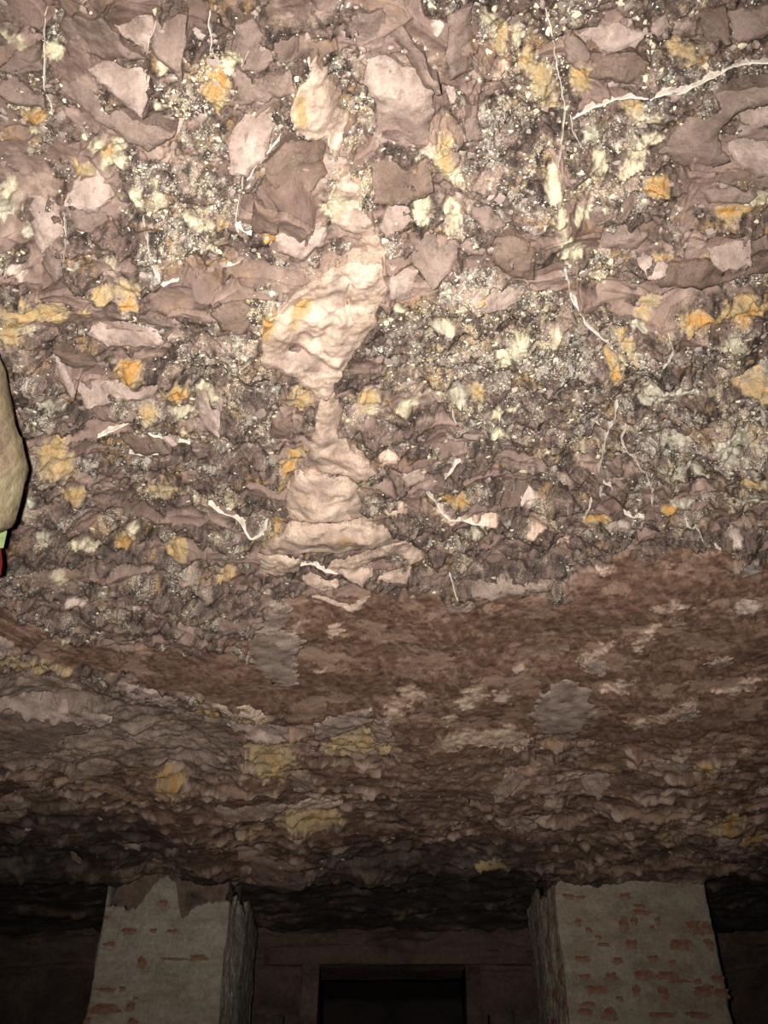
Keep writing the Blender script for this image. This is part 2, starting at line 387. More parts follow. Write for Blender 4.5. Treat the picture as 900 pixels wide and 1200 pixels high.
_ps = [0]
def patch(name, pts, mat, thick=0.010, jag=0.006, rel=0.004, relsc=0.03, tilt=(0, 0), dome=0.0, res=None, order=None, cut=True, show=60, grooves=()):
    """a piece of the ceiling with its own outline and thickness, seated on the rock"""
    _ps[0] += 1; sd = 1000 + _ps[0] * 7
    w = PP(pts)
    # ragged outline
    out = []
    L = sum(math.dist(w[i], w[(i + 1) % len(w)]) for i in range(len(w)))
    step = max(L / 130, 0.004)
    for i in range(len(w)):
        a, b = w[i], w[(i + 1) % len(w)]
        k = max(1, int(math.dist(a, b) / step))
        for q in range(k): out.append((a[0] + (b[0] - a[0]) * q / k, a[1] + (b[1] - a[1]) * q / k))
    O = np.array(out, np.float32)
    O[:, 0] += jag * fbm(O[:, 0] / 0.03, O[:, 1] / 0.03, sd, 3); O[:, 1] += jag * fbm(O[:, 0] / 0.03 + 9, O[:, 1] / 0.03, sd + 3, 3)
    poly = [tuple(p) for p in O]
    R, Cc = box_idx(poly)
    bx, by, bd = G['X'][R, Cc], G['Y'][R, Cc], G['d'][R, Cc]
    ins = inside(bx, by, poly)
    if ins.sum() < 8: return None
    cx, cy = bx[ins].mean(), by[ins].mean()
    size = math.sqrt(abs(sum(O[i, 0] * O[(i + 1) % len(O), 1] - O[(i + 1) % len(O), 0] * O[i, 1] for i in range(len(O)))) / 2)
    def basis(x, y):
        x = x - cx; y = y - cy
        return np.stack([np.ones_like(x), x, y, x * x, x * y, y * y], -1) if (order or (2 if size > 0.12 else 1)) == 2 else np.stack([np.ones_like(x), x, y], -1)
    co, *_ = np.linalg.lstsq(basis(bx[ins], by[ins]).astype(np.float64), bd[ins].astype(np.float64), rcond=None)
    res_d = bd[ins] - basis(bx[ins], by[ins]) @ co
    lift = 0.6 * np.percentile(res_d, 80) if cut else np.percentile(res_d - tilt[0] * (bx[ins] - cx) - tilt[1] * (by[ins] - cy), show)
    def fit(x, y): return basis(x, y) @ co + lift + tilt[0] * (x - cx) + tilt[1] * (y - cy)
    # the rock under the piece is cut back so that the piece lies on it
    dd = G['d'][R, Cc]
    if cut:
        dd[ins] = np.minimum(dd[ins], (fit(bx[ins], by[ins]) + thick * 0.2 - 0.006).astype(np.float32)); G['fm'][R, Cc][ins] = 1.0
    else:
        G['fm'][R, Cc][ins] = np.maximum(G['fm'][R, Cc][ins], (dd[ins] < fit(bx[ins], by[ins]) + thick * 0.3))
    # interior points
    s_ = res or max(size / 24, 0.0035)
    gx, gy = np.meshgrid(np.arange(O[:, 0].min(), O[:, 0].max(), s_), np.arange(O[:, 1].min(), O[:, 1].max(), s_))
    gx = (gx + rng.uniform(-.25, .25, gx.shape) * s_).ravel(); gy = (gy + rng.uniform(-.25, .25, gy.shape) * s_).ravel()
    k = inside(gx, gy, poly); gx, gy = gx[k], gy[k]
    k = segdist(gx, gy, poly) > s_ * 0.45; gx, gy = gx[k], gy[k]
    n = len(poly)
    v2 = [Vector((float(a), float(b))) for a, b in poly] + [Vector((float(a), float(b))) for a, b in zip(gx, gy)]
    ov, oe, of, orig, *_ = delaunay_2d_cdt(v2, [(i, (i + 1) % n) for i in range(n)], [], 1, 1e-6)
    V = np.array([(v.x, v.y) for v in ov]); x, y = V[:, 0], V[:, 1]
    e = segdist(x, y, poly)
    rim = np.clip(e / max(size * 0.28, 1e-4), 0, 1)
    prof = 0.45 + 0.55 * sst(0, 1, np.clip(e / max(thick * 1.2, 0.004), 0, 1))
    dz = fit(x, y) + thick * prof + dome * (1 - (1 - rim) ** 2) + rel * fbm(x / relsc, y / relsc, sd + 11, 4) * np.clip(rim * 3, 0.25, 1)
    for gp, gw, gd in grooves:
        dz = dz - gd * np.exp(-(segdist(x, y, PP(gp), False) / gw) ** 2)
    z = CAMZ + profile(y) - dz
    Vt = [(float(a), float(b), float(c)) for a, b, c in zip(x, y, z)]
    F = [tuple(f) if ((ov[f[1]].x - ov[f[0]].x) * (ov[f[2]].y - ov[f[0]].y) - (ov[f[1]].y - ov[f[0]].y) * (ov[f[2]].x - ov[f[0]].x)) < 0 else tuple(reversed(f)) for f in of]
    # rim skirt running up into the rock
    cnt = {}
    for f in F:
        for i in range(len(f)):
            a, b = f[i], f[(i + 1) % len(f)]; cnt[(a, b)] = 1
    bd_e = [(a, b) for (a, b) in cnt if (b, a) not in cnt]
    up = {}
    nb = len(Vt); sk = []
    for a, b in bd_e:
        for q in (a, b):
            if q not in up:
                up[q] = len(Vt); vx = Vt[q]; Vt.append((vx[0], vx[1], vx[2] + thick + 0.035))
        sk.append((b, a, up[a], up[b]))
    me = bpy.data.meshes.new(name)
    me.from_pydata(Vt, [], F + sk); me.update()
    sm = np.ones(len(me.polygons), bool); sm[len(F):] = False
    me.polygons.foreach_set('use_smooth', sm)
    xa = np.array([v[0] for v in Vt], np.float32); ya_ = np.array([v[1] for v in Vt], np.float32)
    rim = np.concatenate([rim, np.zeros(len(Vt) - nb)])
    lo, hi, gr = TONE[mat]
    q = np.clip(0.5 + 0.45 * fbm(xa / 0.09, ya_ / 0.08, sd + 21, 5, 0.6), 0, 1)
    Cq = lerp(lo, hi, q.astype(np.float32))
    blot = sst(0.25, 0.55, fbm(xa / 0.05, ya_ / 0.04, sd + 31, 4, 0.6)) * 0.55
    Cq = lerp_c(Cq, BLOT.get(mat, (0.17, 0.13, 0.105)), blot)
    if name == 'plaster_patch':
        for sp_, km in MIN:
            if km not in ('ochre', 'honey', 'cream', 'mauve'): continue
            sw = PP(sp_); sx_ = [p[0] for p in sw]; sy_ = [p[1] for p in sw]
            if max(sx_) < xa.min() or min(sx_) > xa.max() or max(sy_) < ya_.min() or min(sy_) > ya_.max(): continue
            e_ = sdf(xa, ya_, sw) + 0.006 * fbm(xa / 0.03, ya_ / 0.03, sd + 41, 4)
            m_ = sst(-0.004, 0.004, e_) * (0.9 if km != 'mauve' else 0.7)
            o_, i_ = STAIN[km]; Cq = Cq + (lerp(o_, i_, np.clip(e_ / 0.02, 0, 1).astype(np.float32)) - Cq) * m_[..., None]
    set_col(me, 'rock_colour', np.clip(Cq, 0.01, 0.9)); set_f(me, 'grain', np.clip(gr + 0.5 * blot + 0.5 * (1 - rim) ** 3, 0, 1)); set_f(me, 'clump', 0.5 * blot)
    return link(name, me, M['ceiling'], ceiling)
TONE = dict(facet=((0.18, 0.124, 0.101), (0.35, 0.260, 0.218), 0.2), facet_pale=((0.25, 0.178, 0.148), (0.62, 0.485, 0.425), 0.15), facet_dark=((0.12, 0.078, 0.057), (0.26, 0.180, 0.142), 0.25),  # facet_pale's upper tone carries the brightness of faces turned to the flash
            pale=((0.42, 0.300, 0.232), (0.80, 0.62, 0.495), 0.15), grey=((0.25, 0.183, 0.148), (0.52, 0.400, 0.335), 0.45), honey=((0.20, 0.132, 0.080), (0.38, 0.27, 0.16), 0.8), ochre=((0.24, 0.14, 0.06), (0.40, 0.25, 0.11), 0.8), ledge=((0.22, 0.152, 0.118), (0.42, 0.310, 0.248), 0.5))
BLOT = dict(pale=(0.34, 0.235, 0.185), facet_pale=(0.26, 0.185, 0.15), honey=(0.22, 0.15, 0.10))

# ---- ochre, honey and cream mineral patches
def E(*a, **k): return ell(*a, **k)
MIN = [
 (E(259,88,15,26),'ochre'), (E(276,48,12,16),'cream'), ([(608,57),(625,58),(640,74),(649,96),(645,120),(634,116),(628,96),(610,76)],'honey'), (E(45,127,13,10),'ochre'), (E(46,146,8,5),'cream'),
 (E(680,84,11,20),'honey'), ([(778,36),(800,42),(831,58),(824,71),(800,61),(780,50)],'honey'), (E(766,215,15,10),'ochre'), ([(832,240),(850,233),(880,231),(890,238),(872,248),(845,250)],'ochre'),
 ([(790,363),(815,355),(860,350),(896,344),(898,360),(870,371),(820,377),(800,371)],'ochre'), ([(742,358),(750,344),(765,332),(778,337),(766,350),(752,362)],'honey'),
 ([(714,380),(727,377),(743,399),(741,411),(726,402)],'honey'), ([(706,401),(715,404),(725,430),(723,452),(716,442),(709,420)],'ochre'),
 ([(4,396),(5,352),(24,344),(45,337),(82,350),(79,366),(56,366),(36,382),(20,400)],'honey'), (E(151,432,18,14),'ochre'), (E(155,398,14,7),'honey'), (E(104,355,9,8),'honey'),
 (E(132,166,19,17,rot=.3),'cream'), (E(128,168,10,10),'honey'), (E(104,186,16,7),'honey'), ([(104,330),(130,322),(158,306),(178,312),(160,325),(130,333)],'honey'), ([(126,280),(140,284),(150,300),(140,304)],'cream'), (E(155,334,14,5,rot=.2),'ochre'),
 (E(70,545,22,12),'honey'), (E(62,530,16,16,rot=.5),'honey'), (E(205,460,17,10),'ochre'), (E(175,481,9,9),'honey'), (E(405,610,7,6),'ochre'), ([(513,564),(530,565),(553,580),(546,588),(526,580)],'ochre'),
 ([(858,446),(885,440),(904,437),(904,466),(880,462)],'honey'), (E(880,555,15,7),'honey'), (E(785,588,11,5),'ochre'), (E(698,600,16,6),'ochre'), (E(85,586,15,7),'honey'), (E(148,636,12,7),'ochre'), (E(208,640,14,10),'honey'), (E(105,636,18,6),'cream'), (E(70,666,9,7),'cream'),
 (E(265,664,10,8),'honey'), (E(262,582,8,4),'ochre'), (E(190,582,20,5),'honey'), (E(346,355,5,5),'ochre'), (E(317,355,8,18,rot=.3),'ochre'), (E(322,255,8,8),'ochre'), (E(236,240,20,10),'cream'), (E(264,239,6,9),'honey'),
 (E(355,100,8,20),'ochre'), (E(396,222,13,20,rot=.2),'cream'), (E(430,460,14,12),'honey'), (E(352,450,16,14,rot=.6),'honey'), ([(358,506),(346,518),(333,536),(327,560),(335,562),(341,546),(353,530),(361,516)],'ochre'), ([(331,590),(320,604),(300,624),(290,632),(296,634),(318,614),(332,600)],'ochre'),
 (E(647,204,9,12),'cream'), (E(655,240,7,16),'cream'), (E(661,275,9,18,rot=-.2),'cream'), (E(672,282,12,10),'cream'), (E(464,245,8,6),'cream'), (E(496,236,9,14),'cream'), (E(530,244,9,18),'cream'), (E(528,190,10,10),'honey'), (E(560,318,10,6),'cream'),
 (E(575,324,22,4),'honey'), (E(784,452,26,13),'sage'), (E(862,500,14,8),'sage'), (E(850,512,22,14,rot=.6),'sage'), (E(848,525,10,9),'sage'), (E(812,545,14,6,rot=.3),'sage'), (E(786,543,18,5,rot=.3),'sage'), (E(796,510,12,6),'sage'), (E(880,578,20,6),'sage'), (E(800,580,14,4),'sage'),
 (E(590,408,10,8,rot=-.4),'cream'), (E(604,398,9,9),'cream'), (E(610,395,10,6),'cream'), (E(585,424,8,7),'cream'), (E(635,355,6,6),'cream'), (E(650,395,7,6),'cream'), (E(540,458,10,8),'sage'), (E(559,458,9,7),'honey'), (E(588,475,14,5),'cream'), (E(586,502,10,6),'cream'), (E(478,468,14,6),'cream'), (E(438,472,8,5),'cream'),
 (E(745,370,9,5),'sage'), (E(860,395,14,8,rot=.5),'sage'), (E(760,462,12,7),'sage'), (E(900,270,8,12),'honey'), (E(893,220,12,12),'cream'), (E(780,290,18,4),'ochre'), (E(826,300,6,6),'ochre'), (E(734,118,10,8),'honey'), (E(742,124,8,12),'honey'), (E(752,130,16,8),'cream'), (E(700,184,9,12,rot=.4),'cream'), (E(736,190,12,7),'cream'), (E(690,150,9,12),'sage'), (E(678,240,10,6),'cream'), (E(748,168,10,16,rot=.6),'cream'), (E(762,155,12,7),'cream'), (E(885,10,7,8),'cream'),
 (E(25,35,16,7,rot=.6),'cream'), (E(66,48,8,14,rot=.3),'cream'), (E(10,225,14,16),'sage'), (E(15,210,8,9),'cream'), (E(40,255,8,8),'sage'), (E(195,110,10,6),'cream'), (E(200,50,7,9,rot=.6),'cream'), (E(188,215,6,14,rot=-.5),'cream'), (E(165,222,5,14,rot=-.6),'cream'), (E(28,297,9,8),'facet_pale'), (E(470,352,8,5),'cream'), (E(485,362,9,5),'cream'), (E(513,370,9,7),'sage'), (E(525,368,8,6),'cream'),
 (E(240,460,16,6),'cream'), (E(215,480,10,8),'cream'), (E(60,470,12,7),'sage'), (E(70,510,10,6),'honey'), (E(30,590,10,8),'sage'), (E(52,620,9,6),'sage'), (E(155,625,10,5),'cream'), (E(115,790,12,4),'sage'), (E(78,735,8,5),'cream'), (E(120,724,6,4),'facet_pale'), (E(90,690,16,4),'facet_pale'), (E(160,692,8,4),'facet_pale'),
 (E(540,8,9,12),'cream'), (E(512,14,6,8),'facet_pale'), (E(585,30,10,26),'honey'), (E(572,14,8,16),'cream'), (E(586,80,8,18,rot=.2),'pale'), (E(606,36,6,12),'cream'), (E(508,170,12,8),'pale'), (E(522,172,12,20,rot=.2),'honey'), (E(530,200,8,10),'cream'),
 (E(610,585,14,6),'facet_pale'), (E(600,606,10,4),'grey'), (E(565,624,10,4),'sage'), (E(556,600,16,4,rot=.4),'pale'), (E(525,592,14,4,rot=.6),'pale'), (E(575,604,10,5),'pale'), (E(630,616,16,4,rot=-.3),'pale'), (E(655,640,14,4,rot=-.5),'pale'), (E(465,585,12,5),'pale'), (E(456,522,14,8),'pale'), (E(488,544,10,3,rot=-.3),'pale'), (E(540,540,8,3,rot=-.3),'pale'), (E(720,608,14,4),'facet'), (E(710,660,12,6),'pale'), (E(875,655,12,8),'grey'), (E(858,620,8,8),'facet_pale'),
 ([(343,341),(350,329),(366,323),(369,336),(358,346),(346,348)],'ochre'), (E(330,400,20,8),'mauve'), (E(366,402,20,12,rot=.5),'mauve'), (E(398,318,10,22),'mauve'), (E(340,318,26,6,rot=-.6),'mauve'), (E(408,390,8,16,rot=.4),'mauve'),
 (E(420,240,10,14),'mauve'), (E(384,490,5,12),'mauve'), (E(396,470,8,10),'mauve'), (E(378,548,24,4),'mauve'), (E(415,580,8,8),'mauve'), (E(372,616,14,7),'mauve'), (E(340,625,10,8),'mauve'), (E(420,618,10,8),'mauve'), (E(455,612,5,8),'mauve'), (E(440,634,8,6),'mauve'), (E(345,650,12,6),'mauve'), (E(365,525,14,8),'mauve'),
]
# ---- clean broken faces of the rock overhead
FACETS = [
 ([(82,0),(130,-8),(150,20),(178,42),(130,53),(105,50),(88,38),(80,18)],'facet',(0.10,-0.10)),
 ([(110,58),(180,43),(176,114),(150,97),(122,74)],'facet_pale',(-0.15,0.25)),
 ([(128,0),(188,-6),(190,8),(182,32),(160,22)],'facet_pale',(0.1,0.15)),
 ([(190,0),(226,-6),(222,62),(208,52),(186,36)],'facet',(0.2,0.1)),
 ([(64,75),(105,80),(130,95),(165,120),(215,128),(180,149),(150,137),(110,114),(70,97)],'facet',(0,0.25)),
 ([(8,65),(30,42),(52,40),(55,70),(30,72)],'facet',(0,0)),
 ([(0,75),(25,80),(55,100),(60,112),(25,110),(0,98)],'facet',(0,0.2)),
 ([(180,130),(205,120),(220,130),(215,142),(182,152)],'facet_pale',(0,0.3)),
 ([(276,132),(300,106),(322,110),(326,130),(312,160),(295,176),(275,167)],'facet_pale',(0,0.15)),
 ([(278,62),(300,72),(345,60),(348,82),(312,96),(284,100),(272,82)],'facet',(0.1,0.2)),
 ([(280,6),(300,0),(318,28),(330,52),(300,68),(282,55)],'facet',(0,0)),
 ([(322,34),(350,20),(352,52),(332,55)],'facet',(0,0.2)),
 ([(310,165),(345,145),(378,150),(385,185),(360,205),(325,205)],'facet_dark',(0,-0.15)),
 ([(300,200),(330,208),(330,232),(300,238)],'facet_dark',(0,0.1)),
 ([(415,0),(450,-6),(452,40),(430,50),(414,30)],'facet',(0,0)),
 ([(430,55),(446,50),(487,70),(508,95),(506,130),(499,168),(470,166),(441,160),(442,120),(427,80)],'facet_pale',(0.05,-0.05)),
 ([(438,167),(475,170),(500,178),(506,205),(475,216),(438,212)],'facet_dark',(0,0.2)),
 ([(450,2),(462,0),(500,55),(516,88),(508,92),(480,60),(452,26)],'facet',(0.3,0)),
 ([(522,0),(552,-5),(552,70),(524,74)],'facet',(-0.2,0)),
 ([(520,100),(530,96),(537,108),(528,122)],'facet_pale',(0,0.2)),
 ([(544,128),(558,126),(562,152),(545,150)],'facet',(0,0)),
 ([(674,26),(710,16),(756,26),(738,43),(700,43)],'facet_pale',(0,0.2)),
 ([(690,52),(740,48),(758,62),(752,84),(720,86),(688,78)],'facet_dark',(0,-0.1)),
 ([(660,30),(676,36),(690,52),(680,70),(662,60)],'facet',(0,0)),
 ([(756,8),(775,2),(780,16),(766,20),(754,16)],'facet_pale',(0,0)),
 ([(778,12),(800,10),(808,22),(792,26),(780,24)],'facet_pale',(0,0)),
 ([(810,0),(846,-4),(845,24),(820,22)],'facet_dark',(0,0.1)),
 ([(848,0),(900,-6),(908,12),(870,28),(848,22)],'facet',(0,0)),
 ([(810,100),(845,84),(905,72),(905,96),(870,104),(852,112),(840,132),(835,150),(850,175),(820,186),(790,180),(768,170),(790,130)],'facet',(0.1,-0.05)),
 ([(855,112),(880,102),(905,100),(905,118),(880,124),(862,122)],'facet_pale',(0,0.3)),
 ([(858,130),(880,122),(905,122),(905,148),(875,148),(856,142)],'facet_pale',(0,0.3)),
 ([(850,152),(880,150),(905,158),(905,176),(872,180),(848,170)],'facet_pale',(0,0.35)),
 ([(840,186),(905,180),(905,200),(850,203),(832,196)],'facet_dark',(0,0.1)),
 ([(820,212),(870,206),(884,216),(870,226),(825,226)],'facet',(0,0.2)),
 ([(106,356),(130,345),(180,350),(214,368),(160,366),(120,366)],'facet',(0,-0.2)),
 ([(98,382),(125,366),(165,364),(218,372),(200,381),(170,389),(130,391)],'facet_pale',(0,0.25)),
 ([(88,452),(130,446),(165,452),(186,449),(182,457),(140,463),(104,469)],'facet_pale',(0,0.3)),
 ([(96,478),(130,482),(158,478),(160,488),(120,494),(94,490)],'facet',(0,0.2)),
 ([(55,408),(64,414),(96,440),(92,446),(66,432),(56,420)],'facet_pale',(0.2,0.2)),
 ([(66,404),(110,408),(118,430),(100,440),(72,418)],'facet_dark',(0,-0.2)),
 ([(32,222),(76,226),(80,252),(60,272),(40,250)],'facet_pale',(0,0.15)),
 ([(92,232),(125,226),(132,240),(108,252),(90,250)],'facet',(0,0.2)),
 ([(62,264),(80,262),(82,300),(70,312),(52,296)],'facet',(0.1,0.1)),
 ([(95,190),(122,184),(140,212),(122,226),(80,222)],'facet_pale',(0,0.1)),
 ([(324,246),(352,240),(384,246),(382,262),(356,276),(330,264)],'facet_pale',(0,0.2)),
 ([(478,268),(538,264),(530,292),(505,306),(482,288)],'facet',(0,0.3)),
 ([(446,255),(456,236),(478,226),(486,240),(470,252),(452,262)],'facet_pale',(0,0.2)),
 ([(548,322),(575,310),(600,324),(618,334),(590,342),(560,334)],'facet_pale',(0,0.3)),
 ([(572,262),(600,256),(625,272),(622,302),(598,304),(576,288)],'facet_dark',(0,0.1)),
 ([(548,232),(572,228),(590,246),(566,252)],'facet',(0,0.2)),
 ([(690,258),(735,255),(760,275),(745,288),(705,282)],'facet',(0,0.2)),
 ([(752,302),(800,296),(850,300),(905,302),(905,320),(820,330),(770,320)],'facet_dark',(0,0.15)),
 ([(826,282),(850,272),(880,280),(876,300),(842,304),(828,294)],'facet_pale',(0,0.3)),
 ([(746,294),(760,292),(782,298),(778,306),(752,304)],'facet_pale',(0,0.3)),
 ([(690,240),(722,236),(742,222),(750,236),(724,248)],'facet',(0,0.1)),
 ([(224,460),(262,458),(260,492),(232,492)],'facet_pale',(0.2,0.2)),
 ([(140,514),(172,496),(205,520),(160,526)],'facet_dark',(0,0.2)),
 ([(178,494),(210,512),(204,516),(176,500)],'facet_pale',(0,0.3)),
 ([(318,482),(345,472),(342,498),(318,498)],'facet_dark',(0,0.1)),
 ([(470,540),(500,535),(498,552),(476,556)],'facet_pale',(0,0.3)),
 ([(592,572),(616,565),(622,578),(606,590),(586,586)],'facet_dark',(0,0.3)),
 ([(522,508),(562,506),(560,512),(526,515)],'facet_pale',(0,0.3)),
 ([(826,580),(866,582),(866,598),(838,600)],'facet_dark',(0,0.1)),
 ([(250,345),(275,322),(300,340),(290,365),(262,365)],'facet_dark',(0,0)),
 ([(455,290),(490,302),(480,330),(458,330)],'facet_pale',(0,0.1)),
]
for pts, m, tl in FACETS:
    patch('rock_face', pts, m, thick=0.010, jag=0.006, rel=0.014, relsc=0.11, tilt=(tl[0] * 2.0, tl[1] * 2.0), order=1, cut=False, show=70 if pts[0][1] < 160 else 60)

# ---- pale plaster remains along the middle seam
PALE = [
 ([(350,78),(366,58),(371,42),(378,60),(392,88),(400,96),(396,112),(408,130),(402,152),(396,176),(388,162),(382,140),(366,138),(352,122),(345,96)],0.012),
 ([(408,178),(424,203),(428,228),(440,258),(454,284),(452,300),(432,284),(420,262),(402,252),(388,248),(385,222),(395,198)],0.012),
 ([(308,388),(312,362),(330,337),(344,318),(366,304),(390,290),(420,284),(446,290),(453,318),(442,345),(438,366),(424,386),(408,404),(396,428),(384,448),(370,440),(356,426),(344,416),(330,409),(316,405)],0.016),
 ([(376,450),(392,442),(400,470),(396,488),(410,503),(432,520),(442,532),(420,545),(404,538),(382,540),(366,546),(356,534),(362,514),(370,488)],0.012),
 ([(346,546),(372,542),(404,544),(420,556),(424,590),(402,592),(372,590),(340,594),(334,574)],0.016),
 ([(322,612),(338,596),(374,592),(424,594),(448,602),(466,612),(472,628),(450,632),(428,626),(404,632),(372,628),(340,632),(314,640),(302,636)],0.014),
 ([(450,630),(472,628),(492,646),(497,656),(482,658),(466,646),(446,644),(430,652),(438,664),(424,672),(402,664),(380,655),(402,650),(430,640)],0.010),
 ([(304,640),(326,634),(352,640),(350,656),(322,664),(306,656)],0.012),
 ([(357,664),(370,662),(396,667),(396,674),(380,675),(360,669)],0.010),
 ([(366,688),(376,688),(410,700),(432,688),(430,693),(415,707),(404,704)],0.010),
 ([(440,672),(460,669),(474,672),(484,667),(477,680),(455,678)],0.010),
 ([(340,722),(352,718),(356,726),(344,730)],0.008),
 ([(448,836),(458,818),(474,800),(488,796),(495,808),(480,816),(470,828),(454,840)],0.006),
 ([(536,812),(548,800),(566,789),(569,812),(556,820),(540,826)],0.006),
 ([(575,806),(598,800),(604,812),(592,820),(578,816)],0.005),
 ([(508,856),(545,848),(572,854),(600,846),(616,858),(622,866),(604,880),(580,874),(552,868),(520,870)],0.008),
 ([(520,832),(534,826),(536,836),(522,842)],0.005),
 ([(382,728),(398,722),(402,734),(388,738)],0.006), ([(600,776),(614,772),(616,780),(602,784)],0.005),
 ([(360,770),(372,776),(384,772),(376,782)],0.005),
 ([(760,700),(790,690),(796,700),(770,708)],0.004), ([(736,750),(756,730),(768,722),(764,734),(744,756)],0.004),
 ([(735,838),(770,828),(800,812),(815,806),(804,818),(776,836),(744,846)],0.006), ([(842,800),(872,790),(890,786),(878,798),(850,806)],0.005),
 ([(700,800),(724,790),(740,792),(720,804)],0.004), ([(672,770),(690,760),(712,742),(716,748),(696,768),(680,776)],0.004),
]
def paint(pts, kind, amt=1.0, soft=None, relief=0.004, warp=1.0, grain=0.45):
    """a stain or thin crust in the rock face itself, with a crumbling border"""
    w = PP(pts); R, Cc = box_idx(w, 0.05)
    x, y = G['X'][R, Cc], G['Y'][R, Cc]
    if x.size == 0: return
    a = 0.5 * abs(sum(w[i][0] * w[(i + 1) % len(w)][1] - w[(i + 1) % len(w)][0] * w[i][1] for i in range(len(w))))
    size = math.sqrt(a); _ps[0] += 1; sd = 5000 + 5 * _ps[0]
    n_ = fbm(x / 0.045, y / 0.04, sd, 5, 0.68)
    e = sdf(x, y, w) + warp * min(0.30 * size, 0.03) * n_
    so = soft or min(0.008, 0.14 * size)
    m = sst(-so, so, e + 0.6 * so * G['n3'][R, Cc]) * amt
    t = np.clip(e / (0.35 * size) + 0.5 * n_ + 0.15 * G['n3'][R, Cc], 0, 1)
    o, i_ = STAIN[kind]
    col = lerp(o, i_, t.astype(np.float32)) * (1 + 0.22 * n_ + 0.15 * G['n3'][R, Cc])[..., None]
    C = G['C'][R, Cc]; C[:] = np.clip(C + (col - C) * m[..., None], 0.01, 0.9)
    G['d'][R, Cc] += (relief * m * (0.7 + 0.5 * n_)).astype(np.float32)
    g = G['grain'][R, Cc]; g[:] = g + (grain - g) * m
    f = G['fm'][R, Cc]; f[:] = np.maximum(f, 0.8 * m)
STAIN = dict(streak=((0.24, 0.185, 0.155), (0.34, 0.27, 0.225)), mauve=((0.42, 0.31, 0.26), (0.30, 0.22, 0.185)), ochre=((0.48, 0.37, 0.20), (0.46, 0.245, 0.075)), honey=((0.46, 0.37, 0.23), (0.47, 0.315, 0.145)), cream=((0.42, 0.36, 0.25), (0.62, 0.55, 0.39)), sage=((0.36, 0.325, 0.25), (0.50, 0.46, 0.36)),
             pale=((0.48, 0.335, 0.25), (0.68, 0.50, 0.385)), facet_pale=((0.42, 0.33, 0.28), (0.60, 0.49, 0.42)), grey=((0.26, 0.215, 0.19), (0.36, 0.315, 0.285)), facet=((0.26, 0.19, 0.16), (0.38, 0.30, 0.26)))
for k, (pts, th) in enumerate(PALE):
    if k < 11: patch('plaster_patch', pts, 'pale', thick=th, jag=0.008, rel=0.016 if k < 9 else 0.004, relsc=0.075, res=0.0045 if k == 2 else None, grooves=[([(412,312),(407,330),(408,345),(411,352)],0.005,0.02),([(350,336),(362,332)],0.012,0.018),([(330,350),(345,330),(375,312)],0.010,0.010),([(372,378),(386,365),(396,350)],0.010,0.012),([(345,385),(362,392),(380,405)],0.012,0.012)] if k == 2 else ())
    else: paint(pts, 'pale', relief=0.004, warp=1.1, grain=0.1)
# ---- grey bare rock showing in the mud plaster
for pts in ([(286,750),(298,728),(318,722),(338,726),(356,738),(346,760),(348,796),(330,796),(306,778)],
            [(618,836),(636,806),(664,790),(690,802),(697,826),(672,852),(636,853)], [(682,766),(712,768),(706,782),(684,780)],
            [(824,764),(850,758),(856,766),(838,774)], [(520,700),(545,688),(552,704),(530,712)], [(790,826),(812,814),(818,826),(800,834)],
            [(300,716),(330,690),(345,706),(330,724),(306,730)], [(552,684),(575,672),(610,676),(640,668),(640,684),(600,690),(560,694)]):
    patch('bare_rock', pts, 'grey', thick=0.005, jag=0.022, rel=0.006, relsc=0.06, cut=False, show=75)
patch('bare_rock', [(856,697),(866,688),(884,688),(890,696),(878,704),(860,704)], 'facet_pale', thick=0.02, jag=0.006, rel=0.006, relsc=0.03)
